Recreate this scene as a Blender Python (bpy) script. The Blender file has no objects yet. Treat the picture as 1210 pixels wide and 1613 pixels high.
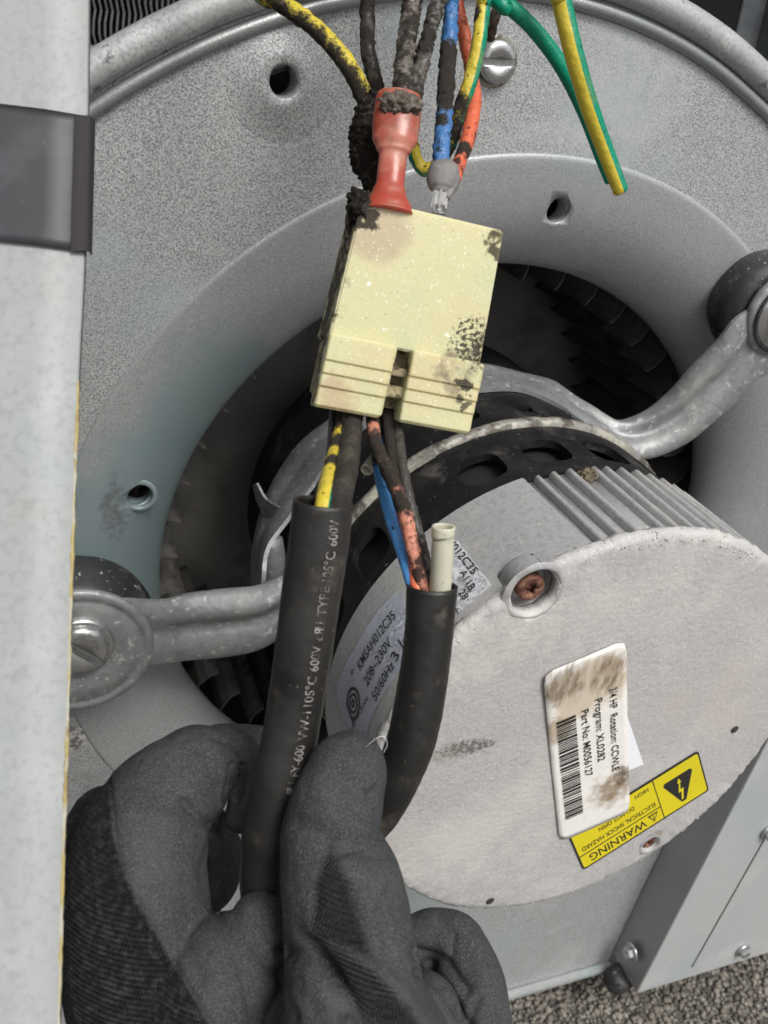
import bpy, math, random
from mathutils import Vector as V, Matrix, noise
from mathutils.geometry import tessellate_polygon
random.seed(7)
R_ = math.radians
scn = bpy.context.scene
COL = scn.collection

# ------------------------------------------------------------------ camera frame
SC = .395; FPX = 1406.
_th, _ph = .646677350, -.967742217
NRM = V((math.sin(_th)*math.cos(_ph), math.sin(_th)*math.sin(_ph), math.cos(_th)))   # blower axis in camera space
C0 = V((.0843349799, -.0531832553, -1))*SC                                             # inlet centre in camera space
XA = V((.93111046, .06359499, -.35915038)); UA = V((.12747551, .86584467, .48380058))  # world X and Z in camera space
def w(p):
    q = p-C0
    return V((q.dot(XA), -q.dot(NRM), q.dot(UA)))
def wdir(p): return V((p.dot(XA), -p.dot(NRM), p.dot(UA)))
CAM = w(V((0, 0, 0)))
RIGHT, UP, BACK = wdir(V((1, 0, 0))), wdir(V((0, 1, 0))), wdir(V((0, 0, 1)))
def ray(x, y): return V(((x-605)/FPX, -(y-806.5)/FPX, -1.))
def PL(x, y, z):                       # pixel -> point on the plane parallel to the blower's side, z metres proud of the throat
    r = ray(x, y); return w(r*((C0+NRM*z).dot(NRM)/r.dot(NRM)))
def PD(x, y, d): return w(ray(x, y)*d)  # pixel -> point at distance d
def PZ(x, y, Z):                       # pixel -> point on a level plane
    d = wdir(ray(x, y)); return CAM+d*((Z-CAM.z)/d.z)
def PX(x, y, X):                       # pixel -> point on an upright plane x = X
    d = wdir(ray(x, y)); return CAM+d*((X-CAM.x)/d.x)
def CY(x, y, R):                       # pixel -> angle and offset on the motor's cylinder
    d = wdir(ray(x, y)); a = d.x**2+d.z**2; b = CAM.x*d.x+CAM.z*d.z; c = CAM.x**2+CAM.z**2-R*R
    t = (-b-math.sqrt(max(b*b-a*c, 0)))/a; P = CAM+d*t
    return math.atan2(P.z, P.x), -P.y
def proj(P):
    v = P-CAM; dz = -v.dot(BACK)
    return 605+FPX*v.dot(RIGHT)/dz, 806.5-FPX*v.dot(UP)/dz, dz
def ax(r, t, z): return V((r*math.cos(t), -z, r*math.sin(t)))   # blower cylinder coordinates

cd = bpy.data.cameras.new('camera'); cam = bpy.data.objects.new('camera', cd); COL.objects.link(cam)
cd.sensor_fit = 'VERTICAL'; cd.sensor_height = 24; cd.sensor_width = 18; cd.lens = FPX/1613*24
cd.clip_start = .01; cd.clip_end = 200
m3 = Matrix((RIGHT, UP, BACK)).transposed(); cam.matrix_world = Matrix.Translation(CAM) @ m3.to_4x4()
cd.dof.use_dof = True; cd.dof.focus_distance = .25; cd.dof.aperture_fstop = cd.lens*1e-3/.0010
scn.camera = cam

# ------------------------------------------------------------------ sky, sun, exposure
SUN_EL, SUN_AZ = R_(55), R_(165)       # azimuth of the sun, clockwise from +Y
world = bpy.data.worlds.new('World'); scn.world = world; world.use_nodes = True
nt = world.node_tree; nt.nodes.clear()
sky = nt.nodes.new('ShaderNodeTexSky'); sky.sky_type = 'NISHITA'; sky.sun_disc = False
sky.sun_elevation = SUN_EL; sky.sun_rotation = SUN_AZ; sky.dust_density = 5; sky.air_density = 1.0
hs = nt.nodes.new('ShaderNodeHueSaturation'); hs.inputs['Saturation'].default_value = .16
bg = nt.nodes.new('ShaderNodeBackground'); bg.inputs['Strength'].default_value = .08
wo = nt.nodes.new('ShaderNodeOutputWorld')
nt.links.new(sky.outputs[0], hs.inputs['Color']); nt.links.new(hs.outputs[0], bg.inputs[0]); nt.links.new(bg.outputs[0], wo.inputs[0])
sl = bpy.data.lights.new('sun', 'SUN'); sl.energy = 1.5; sl.angle = R_(24); sl.color = (1, .97, .92)
so = bpy.data.objects.new('sun', sl); COL.objects.link(so)
sd = V((math.sin(SUN_AZ)*math.cos(SUN_EL), math.cos(SUN_AZ)*math.cos(SUN_EL), math.sin(SUN_EL)))
so.rotation_euler = sd.to_track_quat('Z', 'Y').to_euler(); so.location = (0, 0, 3)
vs = scn.view_settings; vs.view_transform = 'Standard'; vs.look = 'None'; vs.gamma = 1; vs.exposure = .66; vs.use_curve_mapping = False
scn.render.engine = 'CYCLES'
scn.render.resolution_x = 768; scn.render.resolution_y = 1024

# ------------------------------------------------------------------ materials
def srgb(r, g, b):
    f = lambda c: (c/255/12.92) if c/255 <= .04045 else ((c/255+.055)/1.055)**2.4
    return (f(r), f(g), f(b), 1)
def mat(name, col, rough=.6, metal=0., layers=(), bumps=(), spec=.5, sss=0., trans=0., stripe=None, stretch=None, coat=0):
    """layers: dict(c, s=noise scale, lo, hi, k, at=(point, radius), st=stretch, d=detail); bumps: (scale, strength, distance)"""
    m = bpy.data.materials.new(name); m.use_nodes = True
    N, L = m.node_tree.nodes, m.node_tree.links
    b = N['Principled BSDF']
    tc = N.new('ShaderNodeTexCoord')
    def sv(st, off):
        mp = N.new('ShaderNodeMapping'); L.new(tc.outputs['Object'], mp.inputs['Vector'])
        mp.inputs['Location'].default_value = (off, off*.7, -off*1.3)
        if st: mp.inputs['Rotation'].default_value = st[3:6] if len(st) > 3 else (0, 0, 0); mp.inputs['Scale'].default_value = st[:3]
        return mp.outputs[0]
    cur = None
    if stripe:                            # (second colour, centre of the stripe, half width) round the wire
        uv = N.new('ShaderNodeUVMap'); sx = N.new('ShaderNodeSeparateXYZ'); L.new(uv.outputs[0], sx.inputs[0])
        s1 = N.new('ShaderNodeMath'); s1.operation = 'SUBTRACT'; L.new(sx.outputs[0], s1.inputs[0]); s1.inputs[1].default_value = stripe[1]
        s2 = N.new('ShaderNodeMath'); s2.operation = 'ABSOLUTE'; L.new(s1.outputs[0], s2.inputs[0])
        s3 = N.new('ShaderNodeMath'); s3.operation = 'LESS_THAN'; L.new(s2.outputs[0], s3.inputs[0]); s3.inputs[1].default_value = stripe[2]
        mx = N.new('ShaderNodeMix'); mx.data_type = 'RGBA'; L.new(s3.outputs[0], mx.inputs[0])
        mx.inputs[6].default_value = col; mx.inputs[7].default_value = stripe[0]; cur = mx.outputs[2]
    rr = None
    for i, l in enumerate(layers):
        nz = N.new('ShaderNodeTexNoise'); nz.inputs['Scale'].default_value = l.get('s', 100); nz.inputs['Detail'].default_value = l.get('d', 4)
        nz.inputs['Roughness'].default_value = l.get('r', .6)
        L.new(sv(l.get('st', stretch), 1.7*i+.37*len(name)), nz.inputs['Vector'])
        mr = N.new('ShaderNodeMapRange'); mr.interpolation_type = 'SMOOTHSTEP'; L.new(nz.outputs['Fac'], mr.inputs[0])
        mr.inputs[1].default_value = l.get('lo', .4); mr.inputs[2].default_value = l.get('hi', .6); mr.inputs[4].default_value = l.get('k', 1)
        f = mr.outputs[0]
        if 'at' in l:
            p, rad = l['at'][:2]
            ds = N.new('ShaderNodeVectorMath'); ds.operation = 'DISTANCE'
            src = tc.outputs['Object']
            if len(l['at']) > 2:
                mp = N.new('ShaderNodeMapping'); L.new(src, mp.inputs[0]); mp.inputs['Scale'].default_value = l['at'][2]; src = mp.outputs[0]
                p = V((p[0]*l['at'][2][0], p[1]*l['at'][2][1], p[2]*l['at'][2][2]))
            L.new(src, ds.inputs[0]); ds.inputs[1].default_value = tuple(p)
            m2 = N.new('ShaderNodeMapRange'); m2.interpolation_type = 'SMOOTHSTEP'; L.new(ds.outputs['Value'], m2.inputs[0])
            m2.inputs[1].default_value = rad; m2.inputs[2].default_value = rad*.25
            if l.get('soft', 1):                     # shift the noise threshold with distance: ragged edge
                ad = N.new('ShaderNodeMath'); ad.operation = 'MULTIPLY_ADD'; L.new(m2.outputs[0], ad.inputs[0]); ad.inputs[1].default_value = .62
                sb = N.new('ShaderNodeMath'); sb.operation = 'SUBTRACT'; L.new(nz.outputs['Fac'], sb.inputs[0]); sb.inputs[1].default_value = .42
                s_2 = N.new('ShaderNodeMath'); s_2.operation = 'MULTIPLY'; s_2.inputs[1].default_value = 1.5; L.new(sb.outputs[0], s_2.inputs[0]); sb = s_2
                L.new(sb.outputs[0], ad.inputs[2]); L.new(ad.outputs[0], mr.inputs[0])
            mm = N.new('ShaderNodeMath'); mm.operation = 'MULTIPLY'; L.new(f, mm.inputs[0]); f = mm.outputs[0]
            m6 = N.new('ShaderNodeMath'); m6.operation = 'MULTIPLY'; m6.use_clamp = True; m6.inputs[1].default_value = 4.; L.new(m2.outputs[0], m6.inputs[0]); L.new(m6.outputs[0], mm.inputs[1])
        mx = N.new('ShaderNodeMix'); mx.data_type = 'RGBA'; L.new(f, mx.inputs[0])
        if cur is None: mx.inputs[6].default_value = col
        else: L.new(cur, mx.inputs[6])
        mx.inputs[7].default_value = l['c']; cur = mx.outputs[2]
        if 'rough' in l:
            mq = N.new('ShaderNodeMix'); L.new(f, mq.inputs[0])
            if rr is None: mq.inputs[2].default_value = rough
            else: L.new(rr, mq.inputs[2])
            mq.inputs[3].default_value = l['rough']; rr = mq.outputs[0]
    if cur is None: b.inputs['Base Color'].default_value = col
    else: L.new(cur, b.inputs['Base Color'])
    if rr is None: b.inputs['Roughness'].default_value = rough
    else: L.new(rr, b.inputs['Roughness'])
    b.inputs['Metallic'].default_value = metal; b.inputs['Specular IOR Level'].default_value = spec
    if sss: b.inputs['Subsurface Weight'].default_value = sss; b.inputs['Subsurface Radius'].default_value = (.004, .003, .0015); b.inputs['Subsurface Scale'].default_value = 1
    if trans: b.inputs['Transmission Weight'].default_value = trans
    if coat: b.inputs['Coat Weight'].default_value = coat
    prev = None
    for sc, st, di in bumps:
        nz = N.new('ShaderNodeTexNoise'); nz.inputs['Scale'].default_value = sc; nz.inputs['Detail'].default_value = 3
        L.new(tc.outputs['Object'], nz.inputs['Vector'])
        bp = N.new('ShaderNodeBump'); bp.inputs['Strength'].default_value = st; bp.inputs['Distance'].default_value = di
        L.new(nz.outputs['Fac'], bp.inputs['Height'])
        if prev: L.new(prev, bp.inputs['Normal'])
        prev = bp.outputs[0]
    if prev: L.new(prev, b.inputs['Normal'])
    return m
G = lambda v, t=0., bl=0.: (v*(1-t), v, v*(1+bl), 1)
# galvanised sheet with fine dark speckle, wipe marks and chalky bloom
def galv(name, v=.50, dark=.22, extra=(), metal=.35, rough=.48, sp=1):
    return mat(name, G(v, .02, .01), rough, metal, [
        dict(c=G(dark, .02, .02), s=1700, lo=.40, hi=.64, k=.95*sp, d=2),
        dict(c=G(v*1.55), s=2100, lo=.55, hi=.70, k=.7*sp, d=2),
        dict(c=(v*.78, v*.92, v*.93, 1), s=14, lo=.48, hi=.72, k=.6, d=3),
        dict(c=G(v*1.25), s=22, lo=.52, hi=.75, k=.5, d=5),
        dict(c=(v*.6, v*.56, v*.5, 1), s=45, lo=.62, hi=.8, k=.5, d=6)]+list(extra),
        bumps=[(1300, .2, .0005), (60, .12, .002)])
MATS = {}
MT = MATS
HB, MB = V((0, -.012, -.3365)), V((0, 0, -.086))
MT['plate'] = galv('galvanised_plate', extra=[
    dict(c=G(.10), s=300, lo=.45, hi=.9, k=.8, d=7, at=(PL(318, 498, .012)-HB, .008)), dict(c=G(.14), s=420, lo=.45, hi=1.0, k=.6, d=7, at=(PL(290, 540, .012)-HB, .014)),
    dict(c=G(.16), s=420, lo=.45, hi=1.0, k=.6, d=7, at=(PL(225, 640, .012)-HB, .02)),
    dict(c=G(.60), s=160, lo=.30, hi=1.2, k=.55, d=7, at=(PL(1000, 120, .012)-HB, .05)),
    dict(c=G(.20), s=160, lo=.4, hi=1.1, k=.5, d=6, at=(PL(180, 1250, .012)-HB, .06))])
MT['ring'] = galv('galvanised_venturi', .40, .26, sp=.75, extra=[
    dict(c=(.24, .33, .34, 1), s=16, lo=.4, hi=.7, k=.75, d=4, at=(PL(230, 850, .008)-HB, .085)),
    dict(c=(.24, .32, .33, 1), s=16, lo=.4, hi=.7, k=.7, d=4, at=(PL(350, 640, .008)-HB, .05)),
    dict(c=(.16, .15, .16, 1), s=420, lo=.45, hi=.95, k=.75, d=7, at=(PL(180, 800, .01)-HB, .018, (1.8, 1, .7)))])
MT['steel'] = galv('galvanised_bracket', .33, .24, sp=.6, rough=.4, metal=.55)
MT['flange'] = galv('clean_flange', .56, .42, sp=.4, rough=.45, metal=.3)  # paler, less speckled sheet for the bracket's front flange
MT['arm'] = mat('zinc_arm', G(.29, .03, .02), .48, .4, [
    dict(c=G(.20, .03, .02), s=260, lo=.45, hi=.65, k=.6, d=4), dict(c=G(.62), s=330, lo=.58, hi=.7, k=.7, d=3, rough=.6),
    dict(c=(.5, .49, .46, 1), s=35, lo=.5, hi=.75, k=.5, d=5, rough=.75), dict(c=(.16, .07, .03, 1), s=55, lo=.68, hi=.78, k=.8, d=5, rough=.9)],
    bumps=[(500, .25, .0008), (70, .12, .002)])
MT['near'] = mat('weathered_sheet', (.325, .338, .338, 1), .62, .1, [
    dict(c=(.40, .412, .412, 1), s=45, lo=.45, hi=.75, k=.7, d=5), dict(c=(.25, .262, .263, 1), s=600, lo=.45, hi=.7, k=.6, d=4),
    dict(c=(.25, .32, .32, 1), s=28, lo=.55, hi=.75, k=.7, d=4), dict(c=(.30, .25, .19, 1), s=55, lo=.6, hi=.85, k=.5, d=6)],
    bumps=[(220, .12, .0008)])
MT['tape'] = mat('black_tape', (.035, .037, .042, 1), .5, 0, [dict(c=(.06, .063, .07, 1), s=70, lo=.45, hi=.7, k=.8), dict(c=(.15, .15, .16, 1), s=240, lo=.66, hi=.75, k=.7)], bumps=[(160, .2, .0006)])
MT['tape_edge'] = mat('tape_fold', (.022, .019, .020, 1), .8, 0, bumps=[(200, .2, .0006)])
MT['sealant'] = mat('yellow_sealant', (.36, .29, .12, 1), .6, 0, [dict(c=(.40, .39, .32, 1), s=120, lo=.45, hi=.6), dict(c=(.22, .15, .05, 1), s=180, lo=.55, hi=.72, k=.8)], bumps=[(400, .4, .001)])
MT['rim'] = mat('worn_rim', (.40, .41, .41, 1), .55, .25, [dict(c=(.56, .57, .57, 1), s=50, lo=.45, hi=.65, k=.7, d=4), dict(c=(.045, .045, .045, 1), s=130, lo=.60, hi=.66, k=.85, d=6, rough=.8), dict(c=(.26, .265, .27, 1), s=900, lo=.45, hi=.65, k=.6, d=2)], bumps=[(300, .25, .0008)])
MT['rubber'] = mat('grommet_rubber', (.022, .022, .023, 1), .55, 0, [dict(c=(.11, .105, .1, 1), s=90, lo=.5, hi=.75, k=.7), dict(c=(.5, .48, .45, 1), s=420, lo=.62, hi=.7, k=.7, d=6)], bumps=[(300, .3, .0008)])
MT['bolt'] = mat('zinc_bolt', G(.5), .3, .85, [dict(c=G(.25), s=300, lo=.5, hi=.7, k=.7, rough=.5), dict(c=(.75, .74, .7, 1), s=500, lo=.6, hi=.7, k=.6, rough=.7)], bumps=[(500, .25, .0006)])
MT['slot'] = mat('slot_dirt', (.035, .032, .03, 1), .9)
MT['motor_black'] = mat('motor_paint', (.009, .009, .010, 1), .55, 0, [dict(c=(.026, .025, .023, 1), s=45, lo=.45, hi=.72, k=.8, d=6, rough=.8), dict(c=(.14, .127, .113, 1), s=70, lo=.54, hi=.8, k=.7, d=7, rough=.9), dict(c=(.42, .40, .36, 1), s=620, lo=.68, hi=.75, k=.7, d=3, rough=.9)], bumps=[(240, .3, .0008)], spec=.25)
MT['motor_inner'] = mat('motor_inner', (.01, .01, .01, 1), .8)
MT['band'] = mat('dusty_band', (.26, .25, .225, 1), .55, .3, [dict(c=(.42, .40, .34, 1), s=90, lo=.45, hi=.65), dict(c=(.08, .07, .055, 1), s=150, lo=.50, hi=.62, k=.9), dict(c=(.16, .08, .05, 1), s=60, lo=.64, hi=.76, k=.8)], bumps=[(400, .4, .0012)])
MT['alu'] = mat('cast_aluminium', (.40, .40, .405, 1), .55, .25, [dict(c=(.30, .305, .31, 1), s=520, lo=.45, hi=.65, k=.65, d=3), dict(c=(.50, .485, .455, 1), s=24, lo=.44, hi=.68, k=.75, d=5, rough=.8), dict(c=(.62, .61, .58, 1), s=420, lo=.61, hi=.72, k=.5, d=3, rough=.8), dict(c=(.2, .18, .15, 1), s=120, lo=.66, hi=.8, k=.6, d=6)], bumps=[(650, .25, .0007)])
MT['alu_face'] = mat('dusty_end_cap', (.46, .452, .45, 1), .7, .08, [
    dict(c=(.36, .355, .352, 1), s=900, lo=.44, hi=.66, k=.6, d=3), dict(c=(.62, .60, .565, 1), s=26, lo=.46, hi=.72, k=.6, d=6), dict(c=(.62, .60, .565, 1), s=1100, lo=.56, hi=.7, k=.6, d=2),
    dict(c=(.50, .45, .43, 1), s=11, lo=.5, hi=.7, k=.5, d=3), dict(c=(.30, .29, .28, 1), s=38, lo=.58, hi=.80, k=.5, d=7), dict(c=(.24, .17, .12, 1), s=300, lo=.45, hi=1.0, k=.7, d=6, at=(PL(1030, 1322, .1155)-MB, .010)), dict(c=(.60, .58, .54, 1), s=160, lo=.35, hi=.9, k=.6, d=7, at=(PL(745, 1030, .1155)-MB, .03)), dict(c=(.60, .58, .54, 1), s=220, lo=.35, hi=.9, k=.6, d=7, at=(PL(850, 985, .1155)-MB, .02)), dict(c=(.58, .57, .54, 1), s=120, lo=.40, hi=.9, k=.5, d=7, at=(PL(820, 1300, .1155)-MB, .05)),
    dict(c=(.05, .048, .045, 1), s=700, lo=.50, hi=.85, k=.8, d=6, at=(PL(735, 1178, .1155)-MB, .012, (.6, 1, 1.9))), dict(c=(.26, .22, .19, 1), s=260, lo=.40, hi=1.0, k=.5, d=6, at=(PL(700, 1185, .1155)-MB, .014, (.6, 1, 1.6)))],
    bumps=[(620, .35, .0008), (45, .15, .0025)])
MT['chalk'] = mat('white_corrosion', (.55, .53, .49, 1), .9, 0, [dict(c=(.45, .42, .36, 1), s=300, lo=.5, hi=.7, k=.7)], bumps=[(700, .6, .0012)])
MT['rust'] = mat('rusty_screw', (.16, .065, .045, 1), .7, .3, [dict(c=(.30, .17, .11, 1), s=330, lo=.45, hi=.65, k=.8), dict(c=(.06, .03, .02, 1), s=420, lo=.55, hi=.7, k=.9)], bumps=[(600, .5, .0008)])
MT['wheel'] = mat('wheel_steel', (.13, .123, .115, 1), .7, .2, [dict(c=(.022, .021, .02, 1), s=60, lo=.45, hi=.65, k=.8, rough=.8)], bumps=[(200, .2, .001)])
MT['wheel_disc'] = mat('wheel_disc', (.23, .22, .205, 1), .7, .2, [dict(c=(.12, .113, .105, 1), s=40, lo=.45, hi=.7, k=.8, rough=.8)], bumps=[(200, .2, .001)])
MT['nylon'] = None
MT['label'] = mat('label_paper', (.80, .79, .75, 1), .5)
MT['label_blue'] = mat('label_foil', (.68, .71, .80, 1), .5, 0, [dict(c=(.58, .60, .68, 1), s=40, lo=.45, hi=.75, k=.5), dict(c=(.25, .25, .25, 1), s=700, lo=.72, hi=.77, k=.5)])
MT['label_white'] = mat('label_white', (.84, .86, .90, 1), .55, 0, [dict(c=(.3, .3, .3, 1), s=700, lo=.72, hi=.77, k=.5)])
MT['yellow'] = mat('warning_yellow', (.72, .60, .015, 1), .4, 0, [dict(c=(.60, .50, .02, 1), s=60, lo=.45, hi=.7, k=.5), dict(c=(.66, .60, .3, 1), s=800, lo=.66, hi=.75, k=.4)])
MT['ink'] = mat('black_ink', (.022, .021, .02, 1), .55)
MT['print'] = mat('white_print', (.30, .29, .265, 1), .7, 0, [dict(c=(.035, .032, .03, 1), s=600, lo=.40, hi=.60, k=.95), dict(c=(.06, .055, .05, 1), s=60, lo=.45, hi=.65, k=.7)])
MT['sleeve'] = mat('black_sleeve', (.016, .015, .014, 1), .4, 0, [dict(c=(.026, .024, .022, 1), s=60, lo=.42, hi=.66, k=.8, rough=.65), dict(c=(.10, .084, .064, 1), s=130, lo=.54, hi=.78, k=.85, d=9, rough=.85), dict(c=(.006, .006, .006, 1), s=75, lo=.56, hi=.70, k=.8, d=6, rough=.35), dict(c=(.20, .18, .155, 1), s=520, lo=.66, hi=.74, k=.6, d=5)], bumps=[(260, .22, .0008), (90, .2, .0015)])
MT['lint'] = mat('dust_lint', (.13, .112, .092, 1), 1, 0, [dict(c=(.26, .235, .20, 1), s=420, lo=.48, hi=.66, k=.8), dict(c=(.05, .042, .035, 1), s=260, lo=.52, hi=.68)], bumps=[(900, .9, .002)], spec=.1)
MT['dark_lint'] = mat('black_grime', (.018, .015, .013, 1), 1, 0, [dict(c=(.07, .06, .05, 1), s=500, lo=.5, hi=.68, k=.8)], bumps=[(900, .9, .002)], spec=.15)
MT['red_vinyl'] = mat('red_vinyl', (.36, .062, .038, 1), .3, 0, [dict(c=(.52, .22, .16, 1), s=110, lo=.42, hi=.65, k=.8), dict(c=(.30, .20, .14, 1), s=220, lo=.50, hi=.80, k=.8, d=6, rough=.85)], sss=.5, bumps=[(300, .15, .0008)])
MT['grey_vinyl'] = mat('grey_vinyl', (.16, .155, .15, 1), .6, 0, [dict(c=(.26, .25, .235, 1), s=260, lo=.45, hi=.65, k=.7)], bumps=[(400, .25, .0008)])
MT['tin'] = mat('tinned_metal', (.26, .26, .26, 1), .45, .5, [dict(c=(.08, .075, .07, 1), s=300, lo=.48, hi=.62, k=.9, rough=.8)], bumps=[(500, .3, .0006)])
MT['ivory'] = mat('ivory_tube', (.56, .55, .44, 1), .4, 0, [dict(c=(.40, .38, .28, 1), s=200, lo=.5, hi=.7, k=.6), dict(c=(.12, .1, .06, 1), s=700, lo=.68, hi=.74, k=.8)], sss=.2)
MT['dark_wall'] = mat('dark_cabinet', (.018, .018, .018, 1), .8)
MT['fin'] = mat('coil_fin', (.17, .175, .18, 1), .5, .5, [dict(c=(.1, .1, .1, 1), s=80, lo=.45, hi=.7, k=.7)])
def wiremat(name, col, dirt=.5, stripe=None, rough=.42, grime=()):
    lo = .72-.42*dirt
    return mat(name, col, rough, 0, [dict(c=tuple(c*.7 for c in col[:3])+(1,), s=120, lo=.5, hi=.75, k=.4),
        dict(c=(.022, .018, .014, 1), s=130, lo=lo, hi=lo+.10, k=.95, d=7, rough=1, r=.7), dict(c=(.02, .017, .013, 1), s=650, lo=.66-.1*dirt, hi=.70-.1*dirt, k=.85, d=3, rough=1)]
        +[dict(c=(.024, .019, .015, 1), s=900, lo=.30, hi=.62, k=1, d=8, r=.8, rough=1, at=g_) for g_ in grime]
        +[dict(c=(.11, .095, .078, 1), s=330, lo=lo+.12, hi=lo+.26, k=.6, d=4, rough=1)], bumps=[(420, .3+.5*dirt, .0012)], stripe=stripe, spec=.4)
YEL, GRN, BLU, ORA = (.58, .46, .045, 1), (.0, .22, .125, 1), (.055, .16, .37, 1), (.60, .13, .065, 1)

# ------------------------------------------------------------------ builders
def put(name, verts, faces, m, parent=None, base=None, smooth=True, uv=None, mats=None, mi=None):
    b = base if base is not None else (BASE[parent.name] if parent else V((0, 0, 0)))
    me = bpy.data.meshes.new(name)
    me.from_pydata([tuple(V(v)-b) for v in verts], [], faces); me.update()
    if uv:
        ul = me.uv_layers.new(name='UVMap')
        for l in me.loops: ul.data[l.index].uv = uv[l.vertex_index]
    for q in (mats or [m]): me.materials.append(q)
    if mi: me.polygons.foreach_set('material_index', mi)
    if smooth: me.polygons.foreach_set('use_smooth', [True]*len(me.polygons))
    o = bpy.data.objects.new(name, me); COL.objects.link(o)
    if parent: o.parent = parent
    else: o.location = b
    BASE[o.name] = b
    return o
BASE = {}
def thing(name, label, cat, base, group=None):
    o = bpy.data.objects.new(name, None); COL.objects.link(o); o.location = base; o.empty_display_size = .01
    o['label'] = label; o['category'] = cat
    if group: o['group'] = group
    BASE[o.name] = V(base); return o
def tag(o, label, cat, group=None):
    o['label'] = label; o['category'] = cat
    if group: o['group'] = group
    return o
def catmull(pts, n):
    pts = [V(p) for p in pts]; P = [pts[0]*2-pts[1]]+pts+[pts[-1]*2-pts[-2]]; out = []
    for i in range(1, len(P)-2):
        for k in range(n):
            t = k/n; a, b, c, d = P[i-1:i+3]
            out.append(.5*((2*b)+(c-a)*t+(2*a-5*b+4*c-d)*t*t+(3*b-a-3*c+d)*t**3))
    out.append(pts[-1]); return out
def lerps(vals, n):
    out = []
    for i in range(len(vals)-1):
        for k in range(n):
            t = k/n; t = t*t*(3-2*t); out.append(vals[i]+(vals[i+1]-vals[i])*t)
    return out+[vals[-1]]
def frames(path):
    fr = []
    for i, p in enumerate(path):
        T = (path[min(i+1, len(path)-1)]-path[max(i-1, 0)]).normalized()
        N = (CAM-p); N = (N-T*N.dot(T)).normalized(); fr.append((p, T, N, T.cross(N)))
    return fr
def tube(name, pts, rad, m, parent=None, base=None, n=8, seg=14, jit=0., jf=700, cap=True, sq=1., seed=0, hollow=0.):
    path = catmull(pts, n); rr = lerps(rad, n) if isinstance(rad, (list, tuple)) else [rad]*len(path)
    vs_, fs, uv = [], [], []; ln = 0
    fr = frames(path)
    for i, (p, T, N, B) in enumerate(fr):
        if i: ln += (p-path[i-1]).length
        for k in range(seg):
            a = 2*math.pi*k/seg
            r = rr[i]
            d = N*math.cos(a)*sq+B*math.sin(a)
            q = p+d*r
            if jit: q = q+d*(jit*(noise.noise(q*jf+V((seed, 0, 0)))+.6*noise.noise(q*jf*2.7+V((0, seed, 0)))))
            vs_.append(q); uv.append((((k/seg)+.5) % 1, ln))
    L = len(fr)
    for i in range(L-1):
        for k in range(seg):
            k2 = (k+1) % seg; fs.append((i*seg+k, i*seg+k2, (i+1)*seg+k2, (i+1)*seg+k))
    if hollow:                         # open sleeve: inner wall at the start, rim joins
        o = len(vs_); depth = min(L, 14)
        for i in range(depth):
            p, T, N, B = fr[i]
            for k in range(seg):
                a = 2*math.pi*k/seg; vs_.append(p+(N*math.cos(a)*sq+B*math.sin(a))*(rr[i]-hollow)); uv.append((k/seg, 0))
        for i in range(depth-1):
            for k in range(seg):
                k2 = (k+1) % seg; fs.append((o+i*seg+k2, o+i*seg+k, o+(i+1)*seg+k, o+(i+1)*seg+k2))
        for k in range(seg):
            k2 = (k+1) % seg; fs.append((k2, k, o+k, o+k2))
        fs.append([o+(depth-1)*seg+k for k in range(seg)][::-1])
        fs.append([(L-1)*seg+k for k in range(seg)])
    elif cap:
        for i, s in ((0, -1), (L-1, 1)):   # small domed ends
            p, T, N, B = fr[i]; o = len(vs_)
            for k in range(seg): vs_.append(p+(vs_[i*seg+k]-p)*.7+T*s*rr[i]*.3); uv.append(uv[i*seg+k])
            for k in range(seg):
                k2 = (k+1) % seg; f = (i*seg+k, o+k, o+k2, i*seg+k2); fs.append(f if s < 0 else f[::-1])
            f = [o+k for k in range(seg)]; fs.append(f if s > 0 else f[::-1])
    return put(name, vs_, fs, m, parent, base, uv=uv)
def lathe(name, prof, m, parent=None, base=None, c=V((0, 0, 0)), n=96, closed=False, a0=0, a1=2*math.pi, jit=None, axis=None, mfun=None, mats=None):
    """profile of (r, z) about the blower axis moved to c (or about axis)"""
    full = abs(a1-a0-2*math.pi) < 1e-6; cols = n if full else n+1; P = len(prof); vs_, fs, mi = [], [], []
    if axis is not None:
        A = V(axis).normalized(); E1 = A.orthogonal().normalized(); E2 = A.cross(E1)
    for i in range(cols):
        t = a0+(a1-a0)*i/n
        for j, (r, z) in enumerate(prof):
            q = (c+ax(r, t, z)) if axis is None else c+E1*(r*math.cos(t))+E2*(r*math.sin(t))+A*z
            if jit: q = q+jit(q, j)
            vs_.append(q)
    for i in range(n):
        i2 = (i+1) % cols
        for j in range(P if closed else P-1):
            j2 = (j+1) % P; fs.append((i*P+j, i*P+j2, i2*P+j2, i2*P+j))
            if mfun: mi.append(mfun(j))
    return put(name, vs_, fs, m, parent, base, mats=mats, mi=mi or None)
def fan(vs_, fs, loop): vs_ += loop; n0 = len(vs_)-len(loop); fs.append(list(range(n0, n0+len(loop))))
def box(name, o, ex, ey, ez, m, parent=None, base=None, bev=.0004):
    """box from corner o along three edge vectors, edges bevelled"""
    import bmesh
    vs_ = [o+ex*a+ey*b+ez*c for a in (0, 1) for b in (0, 1) for c in (0, 1)]
    fs = [(0, 1, 3, 2), (4, 6, 7, 5), (0, 4, 5, 1), (2, 3, 7, 6), (0, 2, 6, 4), (1, 5, 7, 3)]
    ob = put(name, vs_, fs, m, parent, base, smooth=False)
    bm = bmesh.new(); bm.from_mesh(ob.data); bmesh.ops.recalc_face_normals(bm, faces=bm.faces)
    if bev: bmesh.ops.bevel(bm, geom=list(bm.edges), offset=bev, segments=2, affect='EDGES', clamp_overlap=True)
    bm.to_mesh(ob.data); bm.free(); return ob
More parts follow.
